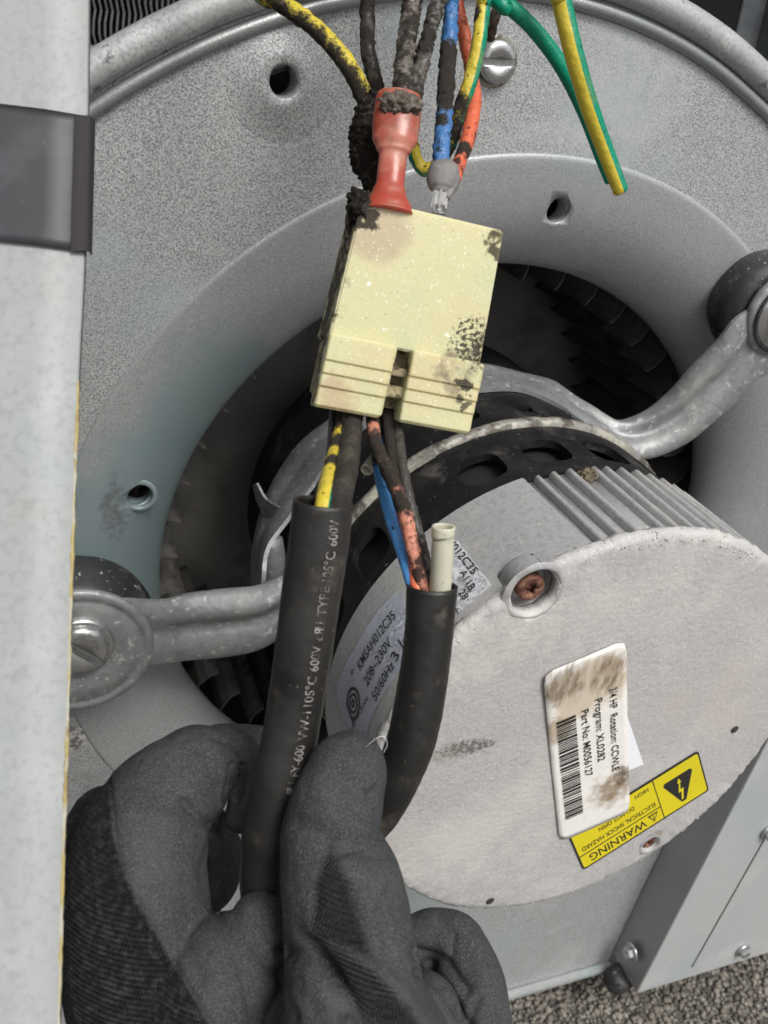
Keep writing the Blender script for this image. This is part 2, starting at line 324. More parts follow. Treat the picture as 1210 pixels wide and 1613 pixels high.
def sheet(name, outer, holes, m, fn, parent=None, base=None, t0=0., t1=.001):
    """flat sheet with holes; fn(x, y, t) maps to the world"""
    loops = [[V((x, y, 0)) for x, y in l] for l in [outer]+holes]
    tris = tessellate_polygon(loops); flat = [p for l in loops for p in l]; n = len(flat)
    vs_ = [fn(p.x, p.y, t1) for p in flat]+[fn(p.x, p.y, t0) for p in flat]
    fs = [tuple(t) for t in tris]+[tuple(i+n for i in t[::-1]) for t in tris]; o = 0
    for l in loops:
        k = len(l)
        for i in range(k): a, b = o+i, o+(i+1) % k; fs.append((a, b, b+n, a+n))
        o += k
    ob = put(name, vs_, fs, m, parent, base, smooth=False)
    import bmesh
    bm = bmesh.new(); bm.from_mesh(ob.data); bmesh.ops.recalc_face_normals(bm, faces=bm.faces); bm.to_mesh(ob.data); bm.free(); return ob
def circ(cx, cy, r, n=32): return [(cx+r*math.cos(2*math.pi*i/n), cy+r*math.sin(2*math.pi*i/n)) for i in range(n)]
def cut(ob, cutters):
    """real openings: subtract solids from a closed mesh"""
    for c in cutters:
        md = ob.modifiers.new('cut', 'BOOLEAN'); md.operation = 'DIFFERENCE'; md.solver = 'EXACT'; md.object = c
    dg = bpy.context.evaluated_depsgraph_get(); me = bpy.data.meshes.new_from_object(ob.evaluated_get(dg))
    ob.modifiers.clear(); old = ob.data; ob.data = me; bpy.data.meshes.remove(old)
    for c in cutters: bpy.data.objects.remove(c)
def clump(name, c, rx, m, parent=None, base=None, seed=0, amp=.45, f=500, sub=4):
    import bmesh
    bm = bmesh.new(); bmesh.ops.create_icosphere(bm, subdivisions=sub, radius=1)
    vs_ = []
    for v in bm.verts:
        d = v.co.copy(); q = c+RIGHT*d.x*rx[0]+UP*d.y*rx[1]+BACK*d.z*rx[2]
        k = 1+amp*(noise.noise(q*f+V((seed, 0, 0)))+.7*noise.noise(q*f*2.3)+.5*noise.noise(q*f*5))
        vs_.append(c+(q-c)*k)
    fs = [tuple(v.index for v in f_.verts) for f_ in bm.faces]; bm.free()
    return put(name, vs_, fs, m, parent, base)
_tc = {}
def glyphs(s, mirror=False):
    """outline mesh of a string at cap height about 0.7, centred on y, starting at x = 0"""
    if s in _tc: return _tc[s]
    cu = bpy.data.curves.new('txt', 'FONT'); cu.body = s; cu.size = 1; cu.resolution_u = 3; cu.offset = .006
    o = bpy.data.objects.new('txt', cu); COL.objects.link(o)
    dg = bpy.context.evaluated_depsgraph_get(); me = bpy.data.meshes.new_from_object(o.evaluated_get(dg))
    vv = [(v.co.x, v.co.y) for v in me.vertices]; ff = [tuple(p.vertices) for p in me.polygons]
    x0 = min(v[0] for v in vv); x1 = max(v[0] for v in vv)
    vv = [(x-x0, y) for x, y in vv]
    bpy.data.objects.remove(o); bpy.data.curves.remove(cu); bpy.data.meshes.remove(me)
    _tc[s] = (vv, ff, x1-x0); return _tc[s]
def lettering(name, s, fn, m, parent, x0, y0, wid, hgt):
    """text box: lower left at (x0, y0), width wid, cap height hgt in fn's plane"""
    vv, ff, W = glyphs(s)
    return put(name, [fn(x0+x/W*wid, y0+y/.7*hgt) for x, y in vv], ff, m, parent, smooth=False)

# ================================================================== SETTING
GZ = -.375
gm = mat('roof_gravel_bed', (.10, .094, .085, 1), .95, 0, [dict(c=(.2, .19, .175, 1), s=160, lo=.45, hi=.65, k=.8), dict(c=(.05, .047, .04, 1), s=260, lo=.5, hi=.65)], bumps=[(200, .8, .004)])
g = put('ground', [(-6, -6, GZ), (6, -6, GZ), (6, 6, GZ), (-6, 6, GZ)], [(0, 1, 2, 3)], gm, smooth=False); g['kind'] = 'structure'
# pebbles: one object, nobody could count them
pm = mat('pebble', (.17, .152, .128, 1), .9, 0, [dict(c=(.25, .228, .195, 1), s=90, lo=.45, hi=.6, k=.9, d=1), dict(c=(.07, .065, .058, 1), s=120, lo=.52, hi=.62, k=.9, d=1)], bumps=[(600, .5, .001)])
import bmesh
bm = bmesh.new(); bmesh.ops.create_icosphere(bm, subdivisions=1, radius=1); IV = [v.co.copy() for v in bm.verts]; IF = [tuple(v.index for v in f.verts) for f in bm.faces]; bm.free()
pv, pf = [], []
for i in range(140):
    for j in range(140):
        x = .02+i*.0032+random.uniform(-.0014, .0014); y = -.19+j*.0032+random.uniform(-.0014, .0014)
        s = random.uniform(.0010, .0022)*random.choice((.8, 1, 1, 1.35)); z = GZ+s*.3+random.uniform(0, .0006); a = random.uniform(0, 6.3); e = random.uniform(.8, 1.5); o = len(pv)
        for q in IV:
            k = random.uniform(.85, 1.15); qx, qy = q.x*e*k, q.y*k
            pv.append(V((x+s*(qx*math.cos(a)-qy*math.sin(a)), y+s*(qx*math.sin(a)+qy*math.cos(a)), z+s*q.z*.75)))
        pf += [tuple(t+o for t in f) for f in IF]
o = put('gravel', pv, pf, pm, base=V((.22, 0, GZ))); o['kind'] = 'stuff'; o['label'] = 'fine grey brown gravel covering the ground under the unit'; o['category'] = 'gravel'
o = box('cabinet_wall', V((-1.1, .42, GZ)), V((2.6, 0, 0)), V((0, .01, 0)), V((0, 0, 1.3)), MT['dark_wall'], base=V((0, .42, GZ)), bev=0); o['kind'] = 'structure'
o = put('cabinet_roof', [V((-1.1, .055, .62)), V((1.5, .055, .62)), V((1.5, .42, .62)), V((-1.1, .42, .62)), V((-1.1, .055, .622)), V((1.5, .055, .622)), V((1.5, .42, .622)), V((-1.1, .42, .622))],
        [(0, 1, 2, 3), (7, 6, 5, 4), (0, 4, 5, 1), (2, 6, 7, 3)], MT['dark_wall'], smooth=False); o['kind'] = 'structure'

# ------------------------------------------------------------------ coil behind the blower
cb = V((-.2, .25, GZ))
coil = thing('finned_coil', 'dark heat exchanger coil with fine wavy fins behind the blower rim', 'coil', cb)
fv, ff = [], []
cx0 = PL(100, 40, -.25).x; cx1 = PL(700, 10, -.25).x; zc = PL(230, 30, -.25).z
nf = int((cx1-cx0)/.0029)
for i in range(nf):
    x = cx0+i*.0029; o = len(fv); K = 40
    for k in range(K):
        z = zc-.10+.22*k/(K-1); dx = .0007*math.sin(k*2.2+.3*i*0)+random.uniform(-.0002, .0002)
        fv += [V((x+dx, .25, z)), V((x+dx+.0002, .31, z)), V((x+dx+.0011, .2496, z))]
    for k in range(K-1):
        a = o+3*k; ff += [(a, a+1, a+4, a+3), (a, a+3, a+5, a+2)]
o = put('fins', fv, ff, MT['fin'], coil, smooth=False); o['kind'] = 'stuff'
for k in range(6):
    z = zc-.085+k*.034
    tube('coil_tube', [V((cx0-.02, .247, z)), V((0, .247, z)), V((cx1, .247, z))], .0022, MT['fin'], coil, seg=8, n=2)
# cabinet rail top right
ra = PL(1150, 95, -.20); rb = PL(1185, -60, -.20); dv = (rb-ra).normalized(); sx = RIGHT
rail = thing('cabinet_rail', 'dark grey upright cabinet rail behind the rounded blower rim', 'rail', ra-dv*.06)
rm = mat('rail_paint', (.11, .12, .13, 1), .4, .5, [dict(c=(.2, .21, .22, 1), s=40, lo=.45, hi=.7, k=.7)])
box('flange', ra-dv*.06, sx*.014, V((0, .003, 0)), dv*.22, rm, rail)
box('web', ra-dv*.06+sx*.0145, sx*.003, V((0, -.012, 0)), dv*.22, rm, rail)
box('flange', ra-dv*.06+sx*.018+V((0, -.009, 0)), sx*.02, V((0, .003, 0)), dv*.22, rm, rail)

# ================================================================== BLOWER HOUSING
ZP = .012
def rim_r(t):                        # scroll: radius grows anticlockwise
    d = math.degrees(t); return .2155+(d-69)*.00033 if d > 69 else .2155-(69-d)*.00012
hb = V((0, -ZP, -.3365))
hous = thing('blower_housing', 'speckled grey galvanised scroll housing with round flared inlet', 'blower', hb)
outl = [(rim_r(R_(d))*math.cos(R_(d)), rim_r(R_(d))*math.sin(R_(d))) for d in range(25, 181, 3)]
outl = [(.195, -.3365), (.195, .088)]+outl+[(-.252, -.05), (-.252, -.3365)]
hA = PL(445, 127, ZP); scr = PL(780, 97, ZP)
pl = lambda x, y, t: V((x, -t, y))
sheet('side_plate', outl, [circ(0, 0, .1692, 120), circ(hA.x, hA.z, .0044, 24)], MT['plate'], pl, hous, t0=ZP-.0012, t1=ZP)
rimp = [V((rim_r(R_(d))*math.cos(R_(d)), -ZP, rim_r(R_(d))*math.sin(R_(d)))) for d in range(20, 190, 5)]
tube('rolled_rim', rimp, .0048, MT['rim'], hous, n=4, seg=12)
tube('rim_step', [V((p.x*.967, -ZP-.0004, p.z*.967)) for p in rimp], .0022, MT['steel'], hous, n=4, seg=10)
# scroll wrap behind the plate
vs_, fs = [], []
for i, d in enumerate(range(-20, 271, 5)):
    r = rim_r(R_(d))-.021 if d > -20 else .17
    for z in (ZP-.0013, -.05, -.11, -.17): vs_.append(ax(r, R_(d), z))
for i in range(len(vs_)//4-1):
    for k in range(3): fs.append((4*i+k, 4*i+k+1, 4*i+k+5, 4*i+k+4))
put('scroll_wrap', vs_, fs, MT['plate'], hous)
sheet('back_plate', [(x*.93, y*.93) for x, y in outl], [circ(0, 0, .10, 40)], MT['plate'], pl, hous, t0=-.172, t1=-.1705)
sheet('bottom_wrap', [(-.25, -.17), (.19, -.17), (.19, ZP-.002), (-.25, ZP-.002)], [], MT['plate'], lambda x, y, t: V((x, -y, -.333+t)), hous)
box('side_wrap', V((.19, -ZP+.0015, -.332)), V((.0012, 0, 0)), V((0, .17, 0)), V((0, 0, .40)), MT['plate'], hous, bev=0)
# flared inlet
prof = [(.1712, .0122), (.1704, .0127), (.1692, .0128), (.1665, .0126), (.160, .0122), (.1535, .0112), (.148, .0096), (.142, .0068), (.1365, .0030), (.1325, -.0008), (.1300, -.0045), (.1288, -.008), (.1284, -.0115)]
inner = [(r+.0012, z-.0012) for r, z in prof[::-1] if r < .168]+[(.1712, .0118)]
ring = lathe('inlet_ring', prof+inner, MT['ring'], hous, n=160, closed=True)
bmx = bmesh.new(); bmx.from_mesh(ring.data); bmesh.ops.recalc_face_normals(bmx, faces=bmx.faces); bmx.to_mesh(ring.data); bmx.free()
cu = []
for (x, y, r) in ((877, 330, .0046), (220, 782, .0044)):
    c = PL(x, y, .0095); cu.append(lathe('cutter', [(0.00001, .04), (r, .04), (r, -.04), (.00001, -.04)], MT['slot'], base=hb, c=V((c.x, 0, c.z)), n=28, closed=True))
for c in cu:
    b_ = bmesh.new(); b_.from_mesh(c.data); bmesh.ops.remove_doubles(b_, verts=b_.verts, dist=.0001); bmesh.ops.recalc_face_normals(b_, faces=b_.faces); b_.to_mesh(c.data); b_.free()
cut(ring, cu)
for (x, y) in ((877, 330), (220, 782)):
    c = PL(x, y, .0095)
    lathe('hole_lip', [(.0046, .002), (.0046, .0094), (.0050, .0099), (.0064, .0090)], MT['ring'], hous, c=V((c.x, 0, c.z)), n=32)
lathe('hole_dimple', [(.0044, .004), (.0044, .0139), (.0052, .0147), (.008, .0139), (.013, .0126), (.017, .01205)], MT['plate'], hous, c=V((hA.x, 0, hA.z)), n=40)
def slot_screw(name, c, r, h, ang, parent, m=None, hexa=False, z0=0.):
    """pan head with a real slot: two half domes either side of a groove"""
    m = m or MT['bolt']; C = V((c.x, 0, c.z)); z = -c.y+z0; pr = None
    hd = lathe(name, [(.00001, z+h), (r*.72, z+h*.98), (r*.92, z+h*.88), (r, z+h*.66), (r, z)], m, parent, c=C, n=6 if hexa else 36)
    bm_ = bmesh.new(); bm_.from_mesh(hd.data); bmesh.ops.remove_doubles(bm_, verts=bm_.verts, dist=.00008)
    bmesh.ops.contextual_create(bm_, geom=[e for e in bm_.edges if e.is_boundary]); bmesh.ops.recalc_face_normals(bm_, faces=bm_.faces); bm_.to_mesh(hd.data); bm_.free()
    u = V((math.cos(ang), 0, math.sin(ang))); v = V((-math.sin(ang), 0, math.cos(ang)))
    k = box('cutter', V((c.x, -z-h*.45, c.z))-u*r*1.3-v*r*.15, u*r*2.6, v*r*.30, V((0, -h, 0)), MT['slot'], base=BASE[parent.name], bev=0)
    k.location = parent.location if parent.type == 'EMPTY' else k.location
    k.location = BASE[parent.name]
    bpy.context.view_layer.update(); cut(hd, [k]); return hd
slot_screw('slotted_screw', scr, .0062, .0035, R_(4), hous)
lathe('screw_washer', [(.0062, ZP+.0002), (.0072, ZP+.0006), (.0077, ZP-.0001)], MT['band'], hous, c=V((scr.x, 0, scr.z)), n=36)
box('bottom_flange', V((-.252, -ZP-.0052, -.3385)), V((.425, 0, 0)), V((0, .005, 0)), V((0, 0, .0045)), MT['near'], hous, bev=.0008)
# chalky white splash on the plate
c = PL(114, 1162, ZP)
vs_ = [V((c.x+.0052*(1+.28*noise.noise(V((a*1.3, 3, 1))))*math.cos(a*.393), -ZP-.0005, c.z+.0062*(1+.3*noise.noise(V((a*1.1, 7, 2))))*math.sin(a*.393))) for a in range(16)]
put('paint_splash', vs_+[c+V((0, -.0009, 0))], [(i, (i+1) % 16, 16) for i in range(16)], mat('splash', (.45, .44, .42, 1), .8, 0, [dict(c=(.1, .09, .08, 1), s=420, lo=.45, hi=.6, k=.8)], bumps=[(600, .8, .002)]), hous)

# ------------------------------------------------------------------ fan wheel inside
wb = V((0, 0, 0))
whl = thing('fan_wheel', 'dark dusty squirrel cage fan wheel inside the inlet', 'fan', wb)
ZD = -.112
lathe('disc', [(.02, ZD), (.05, ZD), (.06, ZD-.006), (.085, ZD-.006), (.095, ZD), (.146, ZD), (.146, ZD-.001), (.02, ZD-.001)], MT['wheel_disc'], whl, n=96, closed=True)
lathe('end_ring', [(.139, -.020), (.1475, -.018), (.1475, -.024), (.146, -.024), (.139, -.021)], MT['wheel'], whl, n=96, closed=True)
lathe('hub', [(.00001, ZD+.02), (.018, ZD+.02), (.02, ZD+.018), (.02, ZD-.02)], MT['wheel'], whl, n=32)
bv, bf = [], []
for s in range(6):
    t = s/5; r = .1195+.0255*t; a = .10*(t-.2)**2*2.2
    for z in (-.0215, ZD+.0002): bv += [ax(r, a, z), ax(r, a+.004, z)]
for s in range(5):
    o = 4*s
    bf += [(o, o+2, o+6, o+4), (o+1, o+5, o+7, o+3), (o, o+4, o+5, o+1), (o+2, o+3, o+7, o+6)]
bf += [(0, 1, 3, 2), (20, 22, 23, 21)]
bl0 = put('blade', bv, bf, MT['wheel'], whl, smooth=False)
for i in range(1, 44):
    b_ = bl0.copy(); COL.objects.link(b_); b_.rotation_euler = (0, -2*math.pi*i/44, 0)
    if not b_.parent: b_.parent = whl

# ================================================================== MOTOR
mb = V((0, 0, -.086))
mot = thing('blower_motor', 'black and silver cylindrical motor with dusty cast end cap hung in the inlet', 'motor', mb)
ZA, ZF, ZB = .0716, .1155, .0354
RS = .0815
_zz = [-.06, -.03, 0, .012, .017, .0185, .0235, .025, .033, .045, .0472, .0638, .066, ZA-.0005]
shell = lathe('shell', [(RS, z) for z in _zz]+[(RS-.003, z) for z in _zz[::-1]], MT['motor_black'], mot, n=144, closed=True)
bmx = bmesh.new(); bmx.from_mesh(shell.data); bmesh.ops.recalc_face_normals(bmx, faces=bmx.faces); bmx.to_mesh(shell.data); bmx.free()
def slotcut(t, z, la, lz, tilt=0.):
    """oblong cutter on the cylinder"""
    e = ax(1, t, 0); tg = V((-math.sin(t), 0, math.cos(t))); an = V((0, -1, 0)); c = e*(RS-.006)+an*z; loop = []
    for i in range(20):
        a = 2*math.pi*i/20; s = .62
        u = la*math.copysign(abs(math.cos(a))**s, math.cos(a)); v = lz*math.copysign(abs(math.sin(a))**s, math.sin(a))
        loop.append(c+tg*(u*math.cos(tilt)-v*math.sin(tilt))+an*(u*math.sin(tilt)+v*math.cos(tilt)))
    n = len(loop); vs_ = loop+[p+e*.012 for p in loop]
    fs = [list(range(n))[::-1], list(range(n, 2*n))]+[(i, (i+1) % n, (i+1) % n+n, i+n) for i in range(n)]
    k = put('cutter', vs_, fs, MT['slot'], base=mb); b_ = bmesh.new(); b_.from_mesh(k.data); bmesh.ops.recalc_face_normals(b_, faces=b_.faces); b_.to_mesh(k.data); b_.free()
    return k
bpy.context.view_layer.update()
cuts = []
for d in (146, 112.5, 95, 77, 59, 41, 165, 184, 203): cuts.append(slotcut(R_(d), .0555, .0082, .0082))
for d in (128, 104, 88, 70, 150): cuts.append(slotcut(R_(d), .021, .0035, .0028))
for k in cuts: k.location = mb
bpy.context.view_layer.update()
cut(shell, cuts)
_m = shell.modifiers.new('edge', 'EDGE_SPLIT'); _m.split_angle = R_(35)
lathe('stator', [(RS-.006, -.05), (RS-.006, ZA-.002)], MT['motor_inner'], mot, n=96)
for d in (146, 112.5, 95, 77, 165, 184):   # copper coloured worn edge inside each opening
    pass
lathe('rear_cap', [(.008, -.066), (.07, -.064), (RS-.002, -.0605), (RS-.0005, -.0585)], MT['motor_black'], mot, n=96)
tube('shaft', [V((0, .06, 0)), V((0, .09, 0)), V((0, .128, 0))], .0065, MT['bolt'], mot, seg=20, n=2)
jb = lambda q, j: (q-V((0, q.y, 0))).normalized()*(.0006*noise.noise(q*160)+.0003*noise.noise(q*520)) if 0 < j < 5 else V((0, 0, 0))
bandp = [(RS-.0005, ZB-.0034), (RS+.0012, ZB-.0032), (RS+.0022, ZB-.0022), (RS+.0024, ZB-.0002), (RS+.0016, ZB+.0012), (RS-.0005, ZB+.0016)]
lathe('clamp_band', bandp, MT['band'], mot, n=360, jit=jb)
t0, z0 = CY(668, 733, RS+.002)
tgv = V((-math.sin(t0), 0, math.cos(t0)))
box('band_clip', ax(RS+.0005, t0, ZB+.0005)-tgv*.006, tgv*.016, V((0, -.0035, 0)), ax(1, t0, 0)*.0030, MT['band'], mot, bev=.0007)

# cast front part: base cylinder + rim + raised pad + ribs + end cap
RB = .0806
jr = lambda q, j: V((0, 0, 0))
lathe('front_casting', [(RS-.003, ZA-.0004), (RB, ZA-.0004), (RB, ZF-.014), (RB, ZF-.0110), (RB, ZF-.0030), (RB-.0002, ZF-.0029)], MT['alu'], mot, n=288)
def padstrip(name, d0, d1, z0, z1, r1, m, nn=10, bev=.0008):
    vs_, fs = [], []
    nz = 6
    for i in range(nn+1):
        t = R_(d0+(d1-d0)*i/nn); e = 0 if 0 < i < nn else 1
        for j in range(nz+1):
            z = z0+(z1-z0)*j/nz; vs_.append(ax(r1-(.0006 if (i in (0, nn)) else 0), t, z))
    W = nz+1
    for i in range(nn):
        for j in range(nz): fs.append((i*W+j, i*W+j+1, (i+1)*W+j+1, (i+1)*W+j))
    # skirts down to the casting
    o = len(vs_)
    loop = [i*W for i in range(nn+1)]+[nn*W+j for j in range(1, nz+1)]+[i*W+nz for i in range(nn-1, -1, -1)]+[j for j in range(nz-1, 0, -1)]
    for q in loop:
        p = vs_[q]; rad = V((p.x, 0, p.z)).normalized(); vs_.append(V((rad.x*(RB-.0008), p.y, rad.z*(RB-.0008))))
    for k in range(len(loop)):
        k2 = (k+1) % len(loop); fs.append((loop[k], loop[k2], o+k2, o+k))
    ob = put(name, vs_, fs, m, mot, smooth=False)
    b_ = bmesh.new(); b_.from_mesh(ob.data); bmesh.ops.recalc_face_normals(b_, faces=b_.faces); b_.to_mesh(ob.data); b_.free()
    return ob
pad = padstrip('raised_pad', 106.5, 196, ZA-.0006, ZF-.002, RB+.0026, MT['alu'], nn=180)
pad.data.polygons.foreach_set('use_smooth', [p.normal.z*0+1 > 2 for p in pad.data.polygons])
for d in [103.6, 99.6, 95.4, 89.0, 85.4, 81.0, 76.4, 72.0, 67.5, 63, 58.5, 54, 48, 42, 36]:
    c = ax(RB, R_(d), 0); e = ax(1, R_(d), 0); tg = V((-math.sin(R_(d)), 0, math.cos(R_(d))))
    vs_, fs = [], []; K = 12
    zz = [ZA-.001]+[ZA+.0006+(ZF-.003-ZA)*k/K for k in range(K+1)]
    for k, z in enumerate(zz):
        h = .0026 if k else .0002
        for u, v in ((-.00125, -.0006), (-.00100, h*.75), (-.0005, h), (.0005, h), (.00100, h*.75), (.00125, -.0006)):
            vs_.append(c+tg*u+e*(v+.00015*noise.noise(V((d, z*300, u*900))))+V((0, -z, 0)))
    for k in range(len(zz)-1):
        for j in range(5): fs.append((6*k+j, 6*k+j+1, 6*k+j+7, 6*k+j+6))
    fs.append(tuple(range(6))[::-1])
    put('rib', vs_, fs, MT['alu'], mot)
# end cap with corroded, uneven rim
def jcap(q, j):
    r = math.hypot(q.x, q.z)
    if r < .070 : return V((0, -.00012*noise.noise(q*60), 0))
    k = min(1, max(0, (r-.074)/.006)); e = V((q.x, 0, q.z)).normalized()
    return (e*(.0006*noise.noise(q*190)+.0006*noise.noise(q*620))+V((0, -.0006*noise.noise(q*500+V((3, 1, 2))), 0)))*k
RC = RB+.0026
capp = [(RB-.001, ZF-.0045), (RC-.0002, ZF-.0042), (RC+.0002, ZF-.0028), (RC, ZF-.0018), (RC-.0008, ZF-.0008), (RC-.0020, ZF-.0002), (RC-.0035, ZF), (.074, ZF), (.068, ZF), (.06, ZF), (.045, ZF), (.03, ZF), (.015, ZF), (.0001, ZF)]
cap = lathe('end_cap', capp+[(.0001, ZF-.0045)], MT['alu_face'], mot, n=420, jit=jcap, closed=True)
b_ = bmesh.new(); b_.from_mesh(cap.data); bmesh.ops.remove_doubles(b_, verts=b_.verts, dist=.00012); bmesh.ops.recalc_face_normals(b_, faces=b_.faces); b_.to_mesh(cap.data); b_.free()
# chalky crumbs along the rim
cv, cf = [], []
for i in range(420):
    t = R_(random.choice((random.uniform(60, 112), random.uniform(130, 360)))); r = RC-abs(random.gauss(0, .0016)); z = ZF-.0022*max(0, (r-RC+.0022)/.0022)+.0001
    s = random.uniform(.00012, .00034); c = ax(r, t, z); o = len(cv)
    cv += [c+q*s*random.uniform(.6, 1.3) for q in IV]; cf += [tuple(k+o for k in f) for f in IF]
o = put('corrosion_crumbs', cv, cf, MT['chalk'], mot); o['kind'] = 'stuff'

def recess(px_, py_, rr, hd, deep, tall):
    c = PL(px_, py_, ZF); C = V((c.x, 0, c.z)); t = math.atan2(c.z, c.x); e = ax(1, t, 0)
    ob = [q for q in mot.children if q.name.startswith('end_cap')][0]
    k = lathe('cutter', [(.00001, ZF+.01), (rr, ZF+.01), (rr*.96, ZF-deep), (.00001, ZF-deep)], MT['alu'], base=mb, c=C, n=36, closed=True)
    b_ = bmesh.new(); b_.from_mesh(k.data); bmesh.ops.remove_doubles(b_, verts=b_.verts, dist=.0001); bmesh.ops.recalc_face_normals(b_, faces=b_.faces); b_.to_mesh(k.data); b_.free()
    k.location = mb; bpy.context.view_layer.update(); cut(ob, [k])
    # the pocket clears the casting wall and the pad behind it
    for q in [q for q in mot.children if q.name.split('.')[0] in ('front_casting', 'raised_pad')]:
        for v in q.data.vertices:
            P_ = v.co+mb
            if math.hypot(P_.x-c.x, P_.z-c.z) < rr*1.04 and -P_.y > ZF-deep-.0005: v.co.y = -(ZF-deep-.0005)
    # cup wall and floor
    lathe('boss_cup', [(.00002, ZF-deep), (rr*.93, ZF-deep+.0002), (rr*.985, ZF-deep+.001), (rr, ZF-.0012), (rr+.0003, ZF+.0001), (rr+.0010, ZF+.0004), (rr+.0024, ZF-.0004)], MT['alu'], mot, c=C, n=48,
          jit=lambda q, j: V((0, -.0005*noise.noise(q*300), 0)) if j > 2 else V((0, 0, 0)))
    z = ZF-deep
    h = lathe('torx_screw', [(hd*.80, z+tall), (hd*.95, z+tall-.0004), (hd, z+tall-.0012), (hd, z)], MT['rust'], mot, c=C, n=30)
    sv_, sf_ = [], []
    for i in range(24):
        a = 2*math.pi*i/24; r = hd*(.46+.14*math.cos(6*a)); sv_ += [C+ax(r, a, z+tall), C+ax(r*.9, a, z+tall-.0018), C+ax(hd*.81, a, z+tall)]
    for i in range(24):
        j = (i+1) % 24; sf_ += [(3*i, 3*i+1, 3*j+1, 3*j), (3*i, 3*j, 3*j+2, 3*i+2)]
    sf_.append([3*i+1 for i in range(24)]); put('torx_socket', sv_, sf_, MT['rust'], h)
recess(843, 934, .0078, .0045, .0092, .0074)
recess(1024, 1330, .0035, .0028, .0022, .0018)
for x, y in ((772, 1419), (1157, 1149)):
    c = PL(x, y, ZF); lathe('pin_hole', [(.0001, ZF+.00045), (.0011, ZF+.0005), (.0017, ZF+.00012)], MT['slot'], mot, c=V((c.x, 0, c.z)), n=16)
# dirt between the ribs
t0, z0 = CY(884, 757, RB); clump('dirt_clump', ax(RB+.0012, R_(92.2), ZA+.0045), (.0034, .0022, .002), mat('straw_dirt', (.16, .13, .085, 1), 1, 0, [dict(c=(.05, .04, .03, 1), s=700, lo=.45, hi=.6)]), mot, amp=.6, f=700)

# ---- stickers on the end cap (flat, on the cap's plane)
def quadmap(tl, tr, br, bl, z, lift=0.):
    """unit square (u right, v up in the label's own reading direction) to the cap plane"""
    A, B, C, D = [PL(p[0], p[1], z) for p in (tl, tr, br, bl)]
    def fn(u, v, h=0.): return (A*(1-u)+B*u)*v+(D*(1-u)+C*u)*(1-v)+V((0, -h, 0))
    return fn
def rrect(x0, y0, x1, y1, rx, ry, n=5):
    out = []
    for cx, cy, a in ((x1-rx, y1-ry, 0), (x0+rx, y1-ry, 90), (x0+rx, y0+ry, 180), (x1-rx, y0+ry, 270)):
        for k in range(n+1): t = R_(a+90*k/n); out.append((cx+rx*math.cos(t), cy+ry*math.sin(t)))
    return out
def flat(name, poly, fn, m, parent, h=0.):
    return put(name, [fn(x, y, h) for x, y in poly], [list(range(len(poly)))], m, parent, smooth=False)
# small white sticker peeping out
fw = quadmap((965, 1120), (989, 1130), (1014, 1204), (975, 1220), ZF+.0002)
flat('blank_sticker', [(0, 0), (1, 0), (1, 1), (0, 1)], fw, MT['label_white'], mot)
# warning sticker: reads upside down in the photograph
wf = quadmap((1117, 1245), (919, 1371), (893, 1311), (1100, 1182), ZF+.0004)
ws = flat('warning_sticker', rrect(0, 0, 1, 1, .022, .07), wf, MT['ink'], mot); ws['label'] = 'yellow electrical shock warning sticker with black border'
flat('yellow_field', rrect(.012, .04, .988, .96, .018, .055), wf, MT['yellow'], ws, .0001)
H2 = .0002
def bar(name, x0, y0, x1, y1, fn, m, parent, h=H2): return flat(name, [(x0, y0), (x1, y0), (x1, y1), (x0, y1)], fn, m, parent, h)
bar('rule_line', .352, .04, .358, .96, wf, MT['ink'], ws)
bar('rule_line', .358, .655, .988, .675, wf, MT['ink'], ws)
wt = lambda x, y: wf(x, y, H2)
lettering('lettering', 'WARNING', wt, MT['ink'], ws, .485, .735, .44, .17)
flat('hazard_triangle', [(.385, .72), (.465, .72), (.425, .91)], wf, MT['ink'], ws, H2)
flat('hazard_field', [(.398, .745), (.452, .745), (.425, .87)], wf, MT['yellow'], ws, H2+.0001)
bar('exclamation', .422, .78, .428, .845, wf, MT['ink'], ws, H2+.0002); bar('exclamation', .422, .755, .428, .77, wf, MT['ink'], ws, H2+.0002)
lettering('lettering', 'ELECTRICAL SHOCK HAZARD', wt, MT['ink'], ws, .385, .50, .57, .095)
lettering('lettering', 'DO NOT OPEN', wt, MT['ink'], ws, .53, .305, .27, .085)
lettering('lettering', 'HIGH', wt, MT['ink'], ws, .40, .11, .10, .085)
flat('shock_triangle', [(.075, .30), (.09, .25), (.285, .25), (.30, .30), (.205, .86), (.17, .86)], wf, MT['ink'], ws, H2)
flat('lightning_bolt', [(.188, .80), (.168, .55), (.192, .56), (.180, .40), (.170, .42), (.184, .30), (.203, .40), (.192, .41), (.210, .62), (.188, .61), (.204, .80)], wf, MT['yellow'], ws, H2+.0001)
